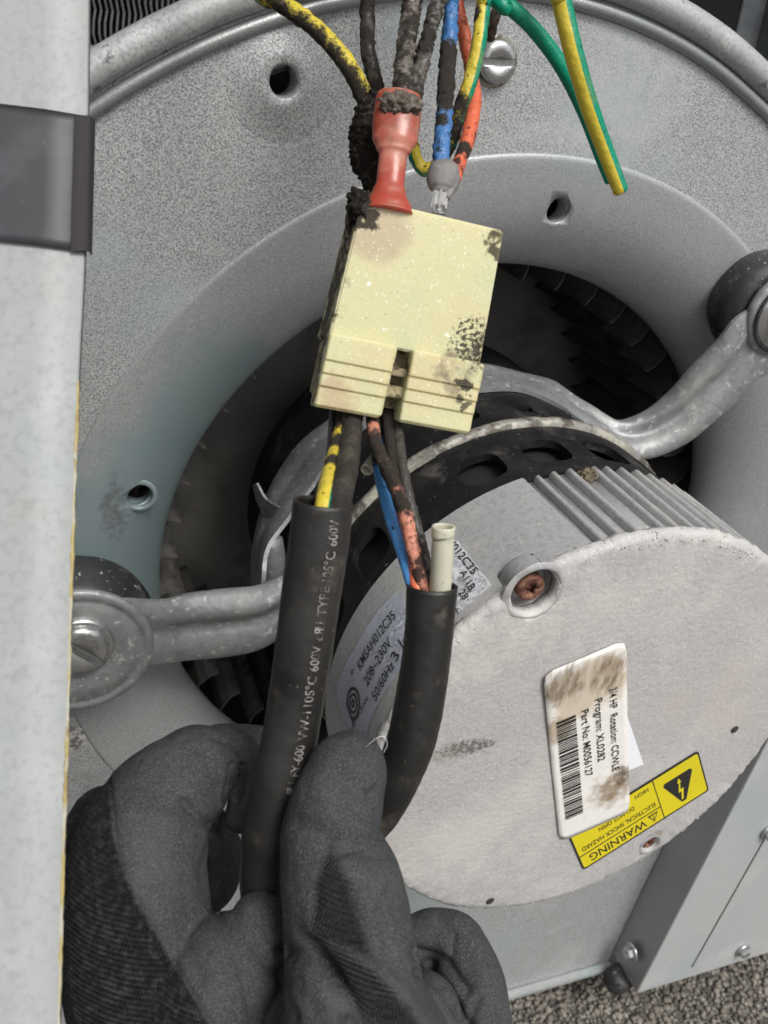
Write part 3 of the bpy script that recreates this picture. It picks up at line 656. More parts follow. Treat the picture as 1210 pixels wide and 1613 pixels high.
# part-number sticker: text runs downwards; reading frame u = down the picture, v = to the right
lf0 = quadmap((986, 1007), (992, 1279), (882, 1327), (854, 1060), ZF+.0007)
def lf(u, v, h=0.): return lf0(u, v, h+.0007*max(0, .35-u)**2*8*(1-v*.6)+.00012*math.sin(u*9)*(1-v)+.00006*math.sin(u*31+v*5))
ST = (1, 1, .3, 0, .5, 0)
stain = [dict(c=(.52, .42, .28, 1), s=70, lo=.38, hi=.62, k=.7, d=5, at=(lf(.15, .45)-mb, .024)), dict(c=(.13, .08, .042, 1), s=420, lo=.25, hi=1.05, k=.9, d=5, st=ST, at=(lf(.10, .20)-mb, .0155)), dict(c=(.16, .10, .055, 1), s=420, lo=.28, hi=1.05, k=.85, d=5, st=ST, at=(lf(.13, .76)-mb, .0145)),
         dict(c=(.24, .155, .075, 1), s=200, lo=.28, hi=.95, k=.9, d=6, at=(lf(.80, .80)-mb, .0165)), dict(c=(.34, .24, .12, 1), s=140, lo=.45, hi=.8, k=.7, d=5, at=(lf(.32, .10)-mb, .011)), dict(c=(.10, .065, .04, 1), s=330, lo=.48, hi=.85, k=.8, d=6, at=(lf(.74, .90)-mb, .009)),
         dict(c=(.6, .57, .5, 1), s=300, lo=.5, hi=.75, k=.4, d=5)]
LM = mat('stained_label', (.82, .80, .76, 1), .45, 0, stain, bumps=[(300, .15, .0008)])
gv, gf = [], []; nu, nv = 36, 16
for i in range(nu+1):
    for j in range(nv+1):
        u, v = i/nu, j/nv
        du = min(u, 1-u); dv_ = min(v, 1-v)
        uu, vv = u, v
        if du < .05 and dv_ < .1:          # rounded corners
            uu = .5+(u-.5)*(1-.03*(1-dv_/.1)); vv = .5+(v-.5)*(1-.05*(1-du/.05))
        gv.append(lf(uu, vv))
for i in range(nu):
    for j in range(nv): a = i*(nv+1)+j; gf.append((a, a+1, a+nv+2, a+nv+1))
nn = len(gv); gv += [p+V((0, .0001, 0)) for p in gv]; gf += [tuple(k+nn for k in f[::-1]) for f in gf]
edge = [i*(nv+1) for i in range(nu+1)]+[nu*(nv+1)+j for j in range(1, nv+1)]+[i*(nv+1)+nv for i in range(nu-1, -1, -1)]+[j for j in range(nv-1, 0, -1)]
gf += [(edge[k], edge[(k+1) % len(edge)], edge[(k+1) % len(edge)]+nn, edge[k]+nn) for k in range(len(edge))]
ps = put('part_sticker', gv, gf, LM, mot); ps['label'] = 'white barcode sticker with brown burn stains'
lt = lambda u, v: lf(u, v, .0003)
lettering('lettering', '3/4 HP', lt, MT['ink'], ps, .215, .775, .11, .095)
lettering('lettering', 'Rotation: CCWLE', lt, MT['ink'], ps, .355, .775, .335, .095)
lettering('lettering', 'Program: XL0282', lt, MT['ink'], ps, .24, .590, .355, .095)
lettering('lettering', 'Part No: M0056127', lt, MT['ink'], ps, .27, .415, .385, .095)
u = .275
rb_ = random.Random(11); nb = 0
while u < .865:
    wd = rb_.choice((.0045, .0045, .009, .0135, .006)); bar('barcode_bar', u, .105, min(u+wd, .87), .345, lf, MT['ink'], ps, .0003); u += wd+rb_.choice((.0045, .0045, .009, .006))

# ---- stickers on the cylinder's side
RL = RB+.0026+.0004
def cylfn(px0, px1, R):
    """frame on the unrolled cylinder with x from pixel px0 to pixel px1 (unit = metre)"""
    a = CY(*px0, R); b = CY(*px1, R); s0, z0, s1, z1 = a[0]*R, a[1], b[0]*R, b[1]
    L_ = math.hypot(s1-s0, z1-z0); ux, uz = (s1-s0)/L_, (z1-z0)/L_
    def fn(x, y, h=0.):
        # y to the reader's left of the run: the unrolled sheet seen from outside has s (anticlockwise) to the left of -z...
        s = s0+ux*x+uz*y; z = z0+uz*x-ux*y
        return ax(R+h, s/R, z)
    return fn, L_
def cylpoly(name, pts, R, m, parent, n=10):
    """sticker outline given by pixels, laid on the cylinder as a triangulated skin"""
    q = [CY(x, y, R) for x, y in pts]; q = [(t*R, z) for t, z in q]
    out = []
    for i in range(len(q)):
        a, b = q[i], q[(i+1) % len(q)]
        for k in range(n): out.append((a[0]+(b[0]-a[0])*k/n, a[1]+(b[1]-a[1])*k/n))
    sm = [min(p[0] for p in out), max(p[0] for p in out), min(p[1] for p in out), max(p[1] for p in out)]
    ob = sheet(name, out, [], m, lambda x, y, t: ax(R+t, x/R, y), parent, t0=-.0001, t1=.0001)
    b_ = bmesh.new(); b_.from_mesh(ob.data)
    for _ in range(5):
        le = [e for e in b_.edges if e.calc_length() > .0025]
        if not le: break
        bmesh.ops.subdivide_edges(b_, edges=le, cuts=1, use_grid_fill=True); bmesh.ops.triangulate(b_, faces=b_.faces)
    for v in b_.verts:
        p = v.co+BASE[ob.name]; r = math.hypot(p.x, p.z)
        k = (R+.0001)/r
        p.x *= k; p.z *= k; v.co = p-BASE[ob.name]
    bmesh.ops.triangulate(b_, faces=b_.faces); b_.to_mesh(ob.data); b_.free()
    return ob
rs = cylpoly('rating_sticker', [(622, 934), (634, 937), (640, 960), (638, 1045), (600, 1100), (585, 1130), (572, 1185), (555, 1180), (545, 1140), (531, 1100), (533, 1075), (560, 1020), (590, 970)], RL, MT['label_blue'], mot)
rs['label'] = 'pale blue grey rating sticker with black print'
def cyl_text(s, p0, p1, hpx, parent, R=RL+.0003):
    fn, L_ = cylfn(p0, p1, R)
    vv, ff_, W = glyphs(s); k = L_/W
    # choose the sign of y so that letter tops point up-left of the run in the picture
    a = fn(0, 0); b = fn(0, .001); pa, pb = proj(a), proj(b); run = (p1[0]-p0[0], p1[1]-p0[1])
    cr = run[0]*(pb[1]-pa[1])-run[1]*(pb[0]-pa[0]); sg = 1 if cr < 0 else -1
    hh = hpx/math.hypot(pb[0]-pa[0], pb[1]-pa[1])*.001
    return put('lettering', [fn(x*k, sg*y/.7*hh) for x, y in vv], ff_, MT['ink'], parent, smooth=False)
cyl_text('KMSAH012C35', (568, 1057), (624, 972), 14, rs)
cyl_text('208~230V', (579, 1082), (618, 1014), 14, rs)
cyl_text('50/60Hz', (592, 1106), (622, 1050), 14, rs)
cyl_text('3 /', (625, 1043), (639, 1014), 14, rs)
cyl_text('BROAD-OCEAN', (550, 1168), (580, 1102), 7, rs)
cyl_text('®', (554, 1066), (558, 1058), 7, rs)
# spiral emblem on the rating sticker
ec, _ = cylfn((556, 1108), (575, 1075), RL+.0003)
def annulus(r0, r1, a0, a1, sx=1., n=28):
    vs_ = []; 
    for i in range(n+1):
        a = R_(a0+(a1-a0)*i/n); vs_ += [ec(r0*math.cos(a), r0*math.sin(a)*sx), ec(r1*math.cos(a), r1*math.sin(a)*sx)]
    return vs_, [(2*i, 2*i+1, 2*i+3, 2*i+2) for i in range(n)]
for r0, r1, a0, a1 in ((.0042, .0052, -140, 150), (.0024, .0033, 0, 360), (.0005, .0014, 0, 360)):
    vs_, fs = annulus(r0, r1, a0, a1); put('emblem_ring', vs_, fs, MT['ink'], rs, smooth=False)
put('emblem_stem', [ec(x, y) for x, y in ((-.0046, -.0036), (-.0036, -.0036), (-.0036, .0052), (-.0046, .0052))], [(0, 1, 2, 3)], MT['ink'], rs, smooth=False)
st2 = cylpoly('serial_sticker', [(690, 848), (722, 852), (775, 922), (724, 966), (672, 890)], RL, MT['label_white'], mot)
st2['label'] = 'white serial number sticker with torn corner'
cyl_text('KMSAH012C35', (680, 868), (741, 905), 11, st2, RL+.0003) if False else None
for s, p0, p1 in (('KMSAH012C35', (678, 822), (744, 905)), ('A11B', (724, 902), (740, 931)), ('28', (722, 934), (730, 946))):
    cyl_text(s, p0, p1, 12, st2)

# ================================================================== MOUNTING ARMS
def strip(name, ctrl, m, parent, th=.0016, corr=.0022, n=8, cr=18):
    """corrugated steel strip between two edges; ctrl = (edge point A, edge point B, ripple)"""
    A = catmull([c[0] for c in ctrl], n); B = catmull([c[1] for c in ctrl], n); rp = lerps([c[2] for c in ctrl], n); vs_, fs = [], []; top, bot = [], []
    L_ = len(A)
    for i in range(L_):
        T = ((A[min(i+1, L_-1)]+B[min(i+1, L_-1)])-(A[max(i-1, 0)]+B[max(i-1, 0)])).normalized(); W = B[i]-A[i]
        Nn = T.cross(W).normalized()
        if Nn.dot(CAM-A[i]) < 0: Nn = -Nn
        for k in range(cr+1):
            t = k/cr; h = rp[i]*(math.exp(-((t-.22)/.15)**2)+.62*math.exp(-((t-.76)/.22)**2)-.4*math.exp(-((t-.47)/.09)**2)-.5*(abs(2*t-1)**8))
            p = A[i]+W*t+Nn*h; vs_.append(p); 
    for i in range(L_):
        for k in range(cr+1):
            p = vs_[i*(cr+1)+k]; T = ((A[min(i+1, L_-1)]+B[min(i+1, L_-1)])-(A[max(i-1, 0)]+B[max(i-1, 0)])).normalized(); Nn = T.cross(B[i]-A[i]).normalized()
            if Nn.dot(CAM-A[i]) < 0: Nn = -Nn
            vs_.append(p-Nn*th)
    n0 = L_*(cr+1); C_ = cr+1
    for i in range(L_-1):
        for k in range(cr):
            a = i*C_+k; fs += [(a, a+1, a+C_+1, a+C_), (a+n0, a+C_+n0, a+C_+1+n0, a+1+n0)]
        for k in (0, cr): a = i*C_+k; fs.append((a, a+C_, a+C_+n0, a+n0))
    for i in (0, L_-1):
        for k in range(cr): a = i*C_+k; fs.append((a, a+1, a+1+n0, a+n0))
    ob = put(name, vs_, fs, m, parent)
    b_ = bmesh.new(); b_.from_mesh(ob.data); bmesh.ops.recalc_face_normals(b_, faces=b_.faces); b_.to_mesh(ob.data); b_.free()
    md = ob.modifiers.new('edge', 'EDGE_SPLIT'); md.split_angle = R_(50)
    return ob
def P3(x, y, z): return PL(x, y, z)
# right-hand arm
gc = PL(1230, 494, .030)
armR = thing('mounting_arm', 'bent grey steel motor arm sweeping down from a black rubber grommet', 'mounting arm', V((gc.x, -.013, gc.z)), 'steel arms carrying the motor')
ctl = [((1200, 478, .0305), (1250, 580, .0305), .0002), ((1160, 505, .030), (1195, 598, .031), .0012), ((1128, 545, .028), (1162, 634, .031), .0026), ((1086, 585, .024), (1120, 672, .031), .0032), ((1048, 624, .020), (1080, 701, .030), .0034), ((1008, 650, .016), (1030, 720, .029), .0026),
       ((968, 659, .012), (988, 714, .028), .0024), ((930, 638, .005), (950, 683, .026), .0018), ((900, 618, -.002), (915, 659, .021), .0012), ((872, 598, -.011), (878, 634, .013), .0006), ((820, 585, -.0195), (822, 612, .0050), .0004), ((762, 572, -.0215), (762, 612, .0052), .0004), ((700, 575, -.0215), (700, 622, .0040), .0004), ((640, 592, -.0215), (640, 640, .0040), .0004)]
strip('arm_strip', [(P3(*a), P3(*b), r) for a, b, r in ctl], MT['arm'], armR)
Cg = V((gc.x, 0, gc.z))
lathe('grommet', [(.0195, .0110), (.0208, .014), (.0212, .018), (.0207, .023), (.0188, .0272), (.011, .0285), (.0105, .011)], MT['rubber'], armR, c=Cg, n=64, jit=lambda q, j: V((0, -.0005*noise.noise(q*200), 0)))
lathe('eye', [(.0165, .0290), (.0168, .0305), (.0160, .0325), (.009, .0325), (.009, .029)], MT['arm'], armR, c=Cg, n=64, closed=True)
lathe('washer', [(.0135, .0326), (.0138, .0334), (.013, .0342), (.004, .0343)], MT['bolt'], armR, c=Cg, n=48)
lathe('washer_seal', [(.0138, .0326), (.0145, .0329), (.0149, .0336), (.0142, .0341), (.0136, .0336)], MT['rubber'], armR, c=Cg, n=48, closed=True)
slot_screw('slotted_bolt', V((gc.x, -.0343, gc.z)), .0085, .005, R_(-40), armR)
# left-hand arm
gl = PL(122, 1031, .034)
armL = thing('mounting_arm', 'straight ribbed grey steel motor arm with big round washer and slotted bolt', 'mounting arm', V((gl.x, -.013, gl.z)), 'steel arms carrying the motor')
ctl = [((150, 950, .031), (160, 1060, .031), .0003), ((195, 946, .031), (208, 1050, .031), .0006), ((255, 949, .031), (255, 1047, .031), .0014), ((302, 940, .032), (300, 1043, .032), .0031), ((358, 934, .033), (358, 1038, .033), .0037), ((406, 929, .034), (406, 1028, .034), .0036), ((450, 912, .034), (445, 1008, .034), .0026), ((500, 885, .030), (500, 985, .030), .0016)]
strip('arm_strip', [(P3(*a), P3(*b), r) for a, b, r in ctl], MT['arm'], armL)
ctl = [((396, 960, .016), (412, 968, .030), .0004), ((394, 905, .004), (412, 905, .026), .0004), ((398, 850, -.008), (420, 860, .018), .0005), ((414, 790, -.020), (452, 815, .010), .0006), ((440, 738, -.0295), (486, 770, .001), .0006), ((472, 696, -.027), (516, 726, -.002), .0005), ((512, 664, -.0238), (545, 690, -.0033), .0004), ((550, 640, -.0208), (590, 660, -.0018), .0004)]
strip('band_leg', [(P3(*a), P3(*b), r) for a, b, r in ctl], MT['arm'], armL)
tube('spacer_rod', [P3(425, 850, .0), P3(432, 890, .003), P3(440, 945, .006)], .0052, MT['arm'], armL, n=3, seg=16)
ctl = [((398, 764, -.012), (404, 762, -.009), 0), ((404, 790, -.012), (418, 786, -.006), 0), ((418, 815, -.006), (440, 800, .004), 0)]
strip('leg_tab', [(P3(*a), P3(*b), r) for a, b, r in ctl], MT['arm'], armL, th=.001)
Cl = V((gl.x, 0, gl.z))
lathe('grommet', [(.0245, .0110), (.0275, .013), (.0285, .017), (.0275, .022), (.0245, .027), (.0235, .0295), (.012, .030)], MT['rubber'], armL, c=Cl, n=72, jit=lambda q, j: V((0, -.0004*noise.noise(q*200), 0)))
lathe('washer', [(.0258, .0315), (.0262, .0325), (.0255, .0338), (.0232, .0341), (.0228, .0337), (.0213, .0337), (.0209, .0341), (.0120, .0342), (.0115, .0338), (.0105, .0338), (.003, .0342)], MT['arm'], armL, c=Cl, n=96)
gb = PL(128, 1026, .0385)
lathe('bolt_collar', [(.0115, .0342), (.0112, .0362), (.0100, .0368), (.0092, .0366)], MT['bolt'], armL, c=V((gb.x, 0, gb.z)), n=48)
slot_screw('slotted_bolt', V((gb.x, -.0343, gb.z)), .0095, .0055, R_(-42), armL)

# ================================================================== BRACKET AT BOTTOM RIGHT
kb = V((.171, -.0415, -.327))
br = thing('support_bracket', 'folded pale grey steel leg bracket standing beside the motor', 'bracket', kb)
def quadsheet(name, a, b, c, d, th, m, parent):
    n_ = (b-a).cross(d-a).normalized(); n_ = n_ if n_.dot(CAM-a) > 0 else -n_
    vs_ = [a, b, c, d]+[p-n_*th for p in (a, b, c, d)]
    fs = [(0, 1, 2, 3), (7, 6, 5, 4)]+[(i, (i+1) % 4, (i+1) % 4+4, i+4) for i in range(4)]
    ob = put(name, vs_, fs, m, parent, smooth=False)
    b_ = bmesh.new(); b_.from_mesh(ob.data); bmesh.ops.recalc_face_normals(b_, faces=b_.faces); bmesh.ops.bevel(b_, geom=list(b_.edges), offset=.0003, segments=1, affect='EDGES'); b_.to_mesh(ob.data); b_.free(); return ob
e0 = PL(1003, 1565, .0415); e1 = PL(1200, 1185, .0415); ev = (e1-e0)/(e1.z-e0.z)
top = e0+ev*.36
w0 = V((e0.x-.0005, -ZP-.0006, e0.z+.002)); w1 = V((top.x-.0005, -ZP-.0006, top.z))
quadsheet('web', e0+V((0, .001, 0)), top+V((0, .001, 0)), w1, w0, .0012, MT['steel'], br)
fr_ = V((.24, 0, 0))
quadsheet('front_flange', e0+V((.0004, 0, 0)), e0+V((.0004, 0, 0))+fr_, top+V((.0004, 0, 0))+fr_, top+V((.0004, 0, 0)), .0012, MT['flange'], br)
# overlapping cover sheet leaves a dark seam
s0 = PL(1090, 1524, .0418); s1 = PL(1206, 1320, .0418); svv = (s1-s0)/(s1.z-s0.z)
quadsheet('seam', s0-V((.0006, 0, 0)), s1+svv*.2-V((.0006, 0, 0)), s1+svv*.2+V((.0006, 0, 0)), s0+V((.0006, 0, 0)), .0004, MT['slot'], br)
def hexscrew(x, y, z, r, ang=0, nrm=None, at=None):
    c = at if at is not None else PL(x, y, z); A = nrm or V((0, -1, 0))
    hd = lathe('hex_screw', [(r*1.45, 0), (r*1.5, r*.15), (r*1.3, r*.32), (r*.98, r*.36)], MT['bolt'], br, c=c, n=32, axis=A)
    lathe('hex_head', [(r, r*.3), (r, r*1.0), (r*.85, r*1.15), (r*.5, r*1.1), (r*.0001, r*.95)], MT['bolt'], hd, c=c, n=6, axis=A).data.polygons.foreach_set('use_smooth', [False]*24)
hexscrew(1170, 1497, .0422, .0036); hexscrew(1210, 1311, .0422, .0036)
wp = PX(1003, 1497, e0.x+.002); hexscrew(0, 0, 0, .0042, nrm=V((-1, 0, 0)), at=V((e0.x-.0019+.003*0, wp.y, wp.z)))
# black rubber pad under the corner
lathe('rubber_pad', [(.0001, .007), (.007, .007), (.0086, .005), (.0090, .001), (.0082, -.005), (.0065, -.007), (.0001, -.007)], MT['rubber'], br, c=V((.1685, -.026, -.334)), n=40, axis=V((.25, -.2, 1)))

# ================================================================== NEAR SHEET AT LEFT
pe = [PD(138, -60, .178), PD(136, 160, .175), PD(131, 398, .171), PD(121, 600, .167), PD(112, 850, .163), PD(105, 1100, .159), PD(97, 1350, .155), PD(88, 1690, .150)]
pn = thing('sheet_panel', 'pale galvanised sheet panel edge with yellow sealant close in front', 'sheet panel', pe[-1]-RIGHT*.03)
dl = (-RIGHT*.95+BACK*.10-UP*.02).normalized()
pth = catmull(pe, 6); vs_, fs = [], []; cols = 12
for i, p in enumerate(pth):
    for k in range(cols+1):
        q = p+dl*(.10*k/cols if k < cols else .32)+BACK*(.0012*math.sin(k*.9+i*.08)*k/cols); vs_.append(q)  # last column stretches out of view, added to block light from the left
n0 = len(vs_); vs_ += [q-BACK*.0014+RIGHT*.0002 for q in vs_]; C_ = cols+1
for i in range(len(pth)-1):
    for k in range(cols): a = i*C_+k; fs += [(a, a+1, a+C_+1, a+C_), (a+n0, a+C_+n0, a+C_+1+n0, a+1+n0)]
    a = i*C_; fs.append((a, a+C_, a+C_+n0, a+n0))
put('sheet', vs_, fs, MT['near'], pn)
sp_ = [p+RIGHT*.0001-BACK*.0004 for p in catmull(pe[3:], 14)]
tube('sealant_bead', sp_, [.00034+.00020*noise.noise(p*90)+.0001*random.random() for p in sp_], MT['sealant'], pn, n=3, seg=10, jit=.00018, jf=700)
tb = thing('tape_strip', 'wide black adhesive tape wrapped across the pale sheet panel', 'tape', PD(60, 390, .169))
vs_, fs = [], []; TT = 14
def tedge(t): return PD(137.5+(132-137.5)*t, 186+(398-186)*t, .1745-.0035*t)
for i in range(TT+1):
    t = i/TT; p = tedge(t)
    for k in range(cols+1):
        q = p+dl*(.10*k/cols if k < cols else .32)+UP*(.0135*k/cols+.0006*noise.noise(V((k*.9, t*3, 0)))*(1 if k else 0))+BACK*(.0012*math.sin(k*.9+1.2)*k/cols+.0007+.0002*noise.noise(p*300+V((k*.3, 0, 0))))+RIGHT*.0007; vs_.append(q)
n0 = len(vs_); vs_ += [q-BACK*.0003 for q in vs_]
for i in range(TT):
    for k in range(cols): a = i*C_+k; fs += [(a, a+1, a+C_+1, a+C_), (a+n0, a+C_+n0, a+C_+1+n0, a+1+n0)]
    fs.append((i*C_, (i+1)*C_, (i+1)*C_+n0, i*C_+n0))
for i in (0, TT):
    for k in range(cols): a = i*C_+k; fs.append((a, a+1, a+1+n0, a+n0))
put('tape_face', vs_, fs, MT['tape'], tb)
vs_ = []; 
for i in range(TT+1):
    p = tedge(i/TT)+RIGHT*.0008+BACK*.0010; vs_ += [p-RIGHT*.0028+BACK*.0004, p+BACK*.0002, p+RIGHT*.0003-BACK*.0009, p-BACK*.0035]
put('tape_fold', vs_, [(4*i+k, 4*i+k+1, 4*i+k+5, 4*i+k+4) for i in range(TT) for k in range(3)], MT['tape_edge'], tb)

# ================================================================== CONNECTOR
D0 = .190; kpx = D0/FPX
yaw, pit, rol = R_(13), -.12, R_(9.0)
_w = RIGHT*math.cos(rol)-UP*math.sin(rol); _h = -RIGHT*math.sin(rol)-UP*math.cos(rol)
W3 = _w*math.cos(yaw)-BACK*math.sin(yaw); _n = _w*math.sin(yaw)+BACK*math.cos(yaw)
H3 = _h*math.cos(pit)+_n*math.sin(pit); N3 = _n*math.cos(pit)-_h*math.sin(pit)
O3 = PD(572, 310, D0)
def LC(x, y, z=0.): return O3+W3*(x*kpx)+H3*(y*kpx)+N3*(z*kpx)
nb_ = LC(110, 345, -70)
def nymat():
    L0 = lambda x, y, z=0: LC(x, y, z)-nb_
    return mat('aged_nylon', (.57, .54, .31, 1), .42, 0, [
        dict(c=(.50, .52, .31, 1), s=55, lo=.45, hi=.70, k=.8, d=2), dict(c=(.58, .47, .26, 1), s=45, lo=.50, hi=.75, k=.7, d=2), dict(c=(.38, .28, .20, 1), s=60, lo=.4, hi=.8, k=.6, d=3, at=(L0(45, 45), .011)),
        dict(c=(.80, .78, .66, 1), s=1500, lo=.63, hi=.70, k=.65, d=2, rough=.8), dict(c=(.86, .85, .80, 1), s=420, lo=.70, hi=.725, k=.9, d=3, rough=.9), dict(c=(.30, .26, .15, 1), s=800, lo=.68, hi=.73, k=.6, d=2),
        dict(c=(.035, .028, .02, 1), s=420, lo=.50, hi=.72, k=.95, d=6, rough=1, at=(L0(2, -2), .0075)), dict(c=(.04, .03, .02, 1), s=420, lo=.50, hi=.75, k=.9, d=6, rough=1, at=(L0(238, 22), .0075)),
        dict(c=(.04, .03, .02, 1), s=900, lo=.52, hi=.90, k=.95, d=7, rough=1, at=(L0(240, 204), .0078)), dict(c=(.16, .125, .09, 1), s=260, lo=.45, hi=.95, k=.8, d=5, rough=1, at=(L0(200, 238, 16), .0100)), dict(c=(.035, .028, .022, 1), s=420, lo=.50, hi=.66, k=.9, d=6, rough=1, at=(L0(212, 258, 16), .0055, tuple(abs(c) for c in (1, 1, 2.2)))),
        dict(c=(.04, .03, .02, 1), s=500, lo=.50, hi=.68, k=.95, d=6, rough=1, at=(L0(108, 245, -10), .0062)), dict(c=(.05, .04, .03, 1), s=600, lo=.56, hi=.70, k=.85, d=6, rough=1, at=(L0(222, 284, 14), .0042)),
        ]+[dict(c=(.045, .034, .024, 1), s=300, lo=.34, hi=.62, k=.92, d=6, rough=1, at=(L0(-62, y_, -80), .0185)) for y_ in (10, 80, 150, 220, 290)]+[dict(c=(.40, .27, .17, 1), s=120, lo=.42, hi=.8, k=.6, d=4, at=(L0(5, 325, 10), .010)), dict(c=(.03, .025, .02, 1), s=500, lo=.46, hi=.62, k=.95, d=6, rough=1, at=(L0(-4, 20, 4), .0085)), dict(c=(.03, .025, .02, 1), s=1100, lo=.64, hi=.80, k=.9, d=4, rough=1, at=(L0(228, 185, 4), .0120))],
        sss=.4, bumps=[(900, .2, .0004), (140, .12, .0012)])
MT['nylon'] = nymat()
con = thing('wire_connector', 'cream nylon wire connector block with grimy corners, held up by its wires', 'connector', nb_)
def cbox(name, x0, x1, y0, y1, z0, z1, bev=2.5, parent=None, taper=0):
    o = box(name, LC(x0, y0, z0), W3*((x1-x0)*kpx), H3*((y1-y0)*kpx), N3*((z1-z0)*kpx), NYD, parent or con, bev=bev*kpx); return o
NYD = mat('grimy_nylon', (.26, .21, .12, 1), .6, 0, [dict(c=(.40, .36, .19, 1), s=260, lo=.48, hi=.66, k=.8, d=4), dict(c=(.03, .024, .018, 1), s=420, lo=.46, hi=.64, k=.9, d=7, rough=1)], bumps=[(600, .3, .0006)])  # grime tones, with the shade of the latch gap put into the colour
def draft_box(name, x0, x1, y0, x2, x3, y1, z0, z1, bev, m=None):
    """moulded body with draft: x0..x1 wide at y0, x2..x3 at y1"""
    vs_ = [LC(x, y, z) for z in (z0, z1) for x, y in ((x0, y0), (x1, y0), (x3, y1), (x2, y1))]
    ob = put(name, vs_, [(0, 1, 2, 3), (7, 6, 5, 4), (0, 4, 5, 1), (1, 5, 6, 2), (2, 6, 7, 3), (3, 7, 4, 0)], m or MT['nylon'], con, smooth=False)
    b_ = bmesh.new(); b_.from_mesh(ob.data); bmesh.ops.recalc_face_normals(b_, faces=b_.faces); bmesh.ops.bevel(b_, geom=list(b_.edges), offset=bev*kpx, segments=2, affect='EDGES'); b_.to_mesh(ob.data); b_.free()
draft_box('socket_body', 0, 238, 0, -15, 242, 222, -150, 0, 3)
draft_box('plug_body', -10, 236, 222.5, -14, 240, 318, -140, -40, 3, NYD)
def latch(x0, x1, sk=0):
    """stepped latch block: a profile down the height, run across"""
    prof = [(0, 13), (3, 18), (42, 18.5), (45, 15), (63, 15.5), (66, 12), (84, 12.5), (87, 9), (115, 10), (120, 5), (120, -48), (0, -48)]
    n = len(prof); Y0 = 217; vs_ = []
    xs = [x0, x0+2.5, x1-9, x1-3, x1]; ins = [2.5, 0, 0, 3, 9]
    for x, i_ in zip(xs, ins):
        for y, z in prof: vs_.append(LC(x+sk*y/120, Y0+min(max(y, i_*.9), 120-i_*.9), z-(i_ if z > 0 else 0)))
    m_ = len(xs)
    fs = [(q*n+k, q*n+(k+1) % n, (q+1)*n+(k+1) % n, (q+1)*n+k) for q in range(m_-1) for k in range(n)]+[tuple(range(n))[::-1], tuple(range((m_-1)*n, m_*n))]
    ob = put('latch_block', vs_, fs, MT['nylon'], con, smooth=False); b_ = bmesh.new(); b_.from_mesh(ob.data); bmesh.ops.recalc_face_normals(b_, faces=b_.faces)
    bmesh.ops.bevel(b_, geom=list(b_.edges), offset=.6*kpx, segments=1, affect='EDGES', clamp_overlap=True); b_.to_mesh(ob.data); b_.free()
latch(-16, 97, -4); latch(122, 247, 0)
cbox('latch_bridge', 94, 126, 250, 264, -40, -6, 1.5); cbox('latch_bridge', 94, 126, 280, 300, -40, -4, 1.5)
clump('grime_clump', LC(0, 14, -14), (19*kpx, 26*kpx, 17*kpx), MT['dark_lint'], con, seed=3, amp=.5, f=600)
clump('grime_clump', LC(-2, 60, -60), (7*kpx, 34*kpx, 30*kpx), MT['lint'], con, seed=5, amp=.6, f=700)

# terminals
def termin(name, label, p0, p1, prof, m, sq=.8, seed=0):
    a, b = p0, p1
    pts = [a+(b-a)*t for t, r in prof]; rad = [r for t, r in prof]
    return pts, rad
tp0, tp1 = PD(629, 150, .196), PD(610, 335, .193)
t_ = thing('crimp_terminal', 'translucent red insulated crimp terminal packed with lint on the connector', 'terminal', tp1)
kk = .194/FPX
pts = [tp0+(tp1-tp0)*t for t in (0, .06, .25, .38, .47, .53, .74, .84, .95, 1)]
tube('vinyl_sleeve', pts, [34*kk, 37*kk, 38*kk, 36*kk, 28*kk, 22*kk, 22*kk, 27*kk, 38*kk, 41*kk], MT['red_vinyl'], t_, n=5, seg=28, sq=.62, hollow=3*kk)
clump('lint_plug', PD(631, 168, .1940), (34*kk, 20*kk, 24*kk), MT['lint'], t_, seed=8, amp=.32, f=700)
g0, g1 = PD(700, 262, .199), PD(690, 342, .196)
t2 = thing('crimp_terminal', 'grey insulated crimp terminal with tinned blade on the connector', 'terminal', g1)
tube('vinyl_sleeve', [g0+(g1-g0)*t for t in (0, .12, .3, .42, .5)], [23*kk, 26*kk, 26*kk, 22*kk, 15*kk], MT['grey_vinyl'], t2, n=4, seg=24, sq=.75)
tube('crimp_lobe', [PD(718, 278, .198), PD(712, 292, .198), PD(704, 312, .197)], [9*kk, 11*kk, 6*kk], MT['grey_vinyl'], t2, n=4, seg=14)
bx_ = (g1-g0).normalized(); sdv = bx_.cross(BACK).normalized()
box('blade_crimp', g0+(g1-g0)*.42-sdv*12*kk-BACK*6*kk, sdv*25*kk, bx_*52*kk, BACK*13*kk, MT['tin'], t2, bev=3*kk)
box('blade_rib', g0+(g1-g0)*.46-sdv*2*kk+BACK*6*kk, sdv*5*kk, bx_*44*kk, BACK*4*kk, MT['tin'], t2, bev=1.5*kk)

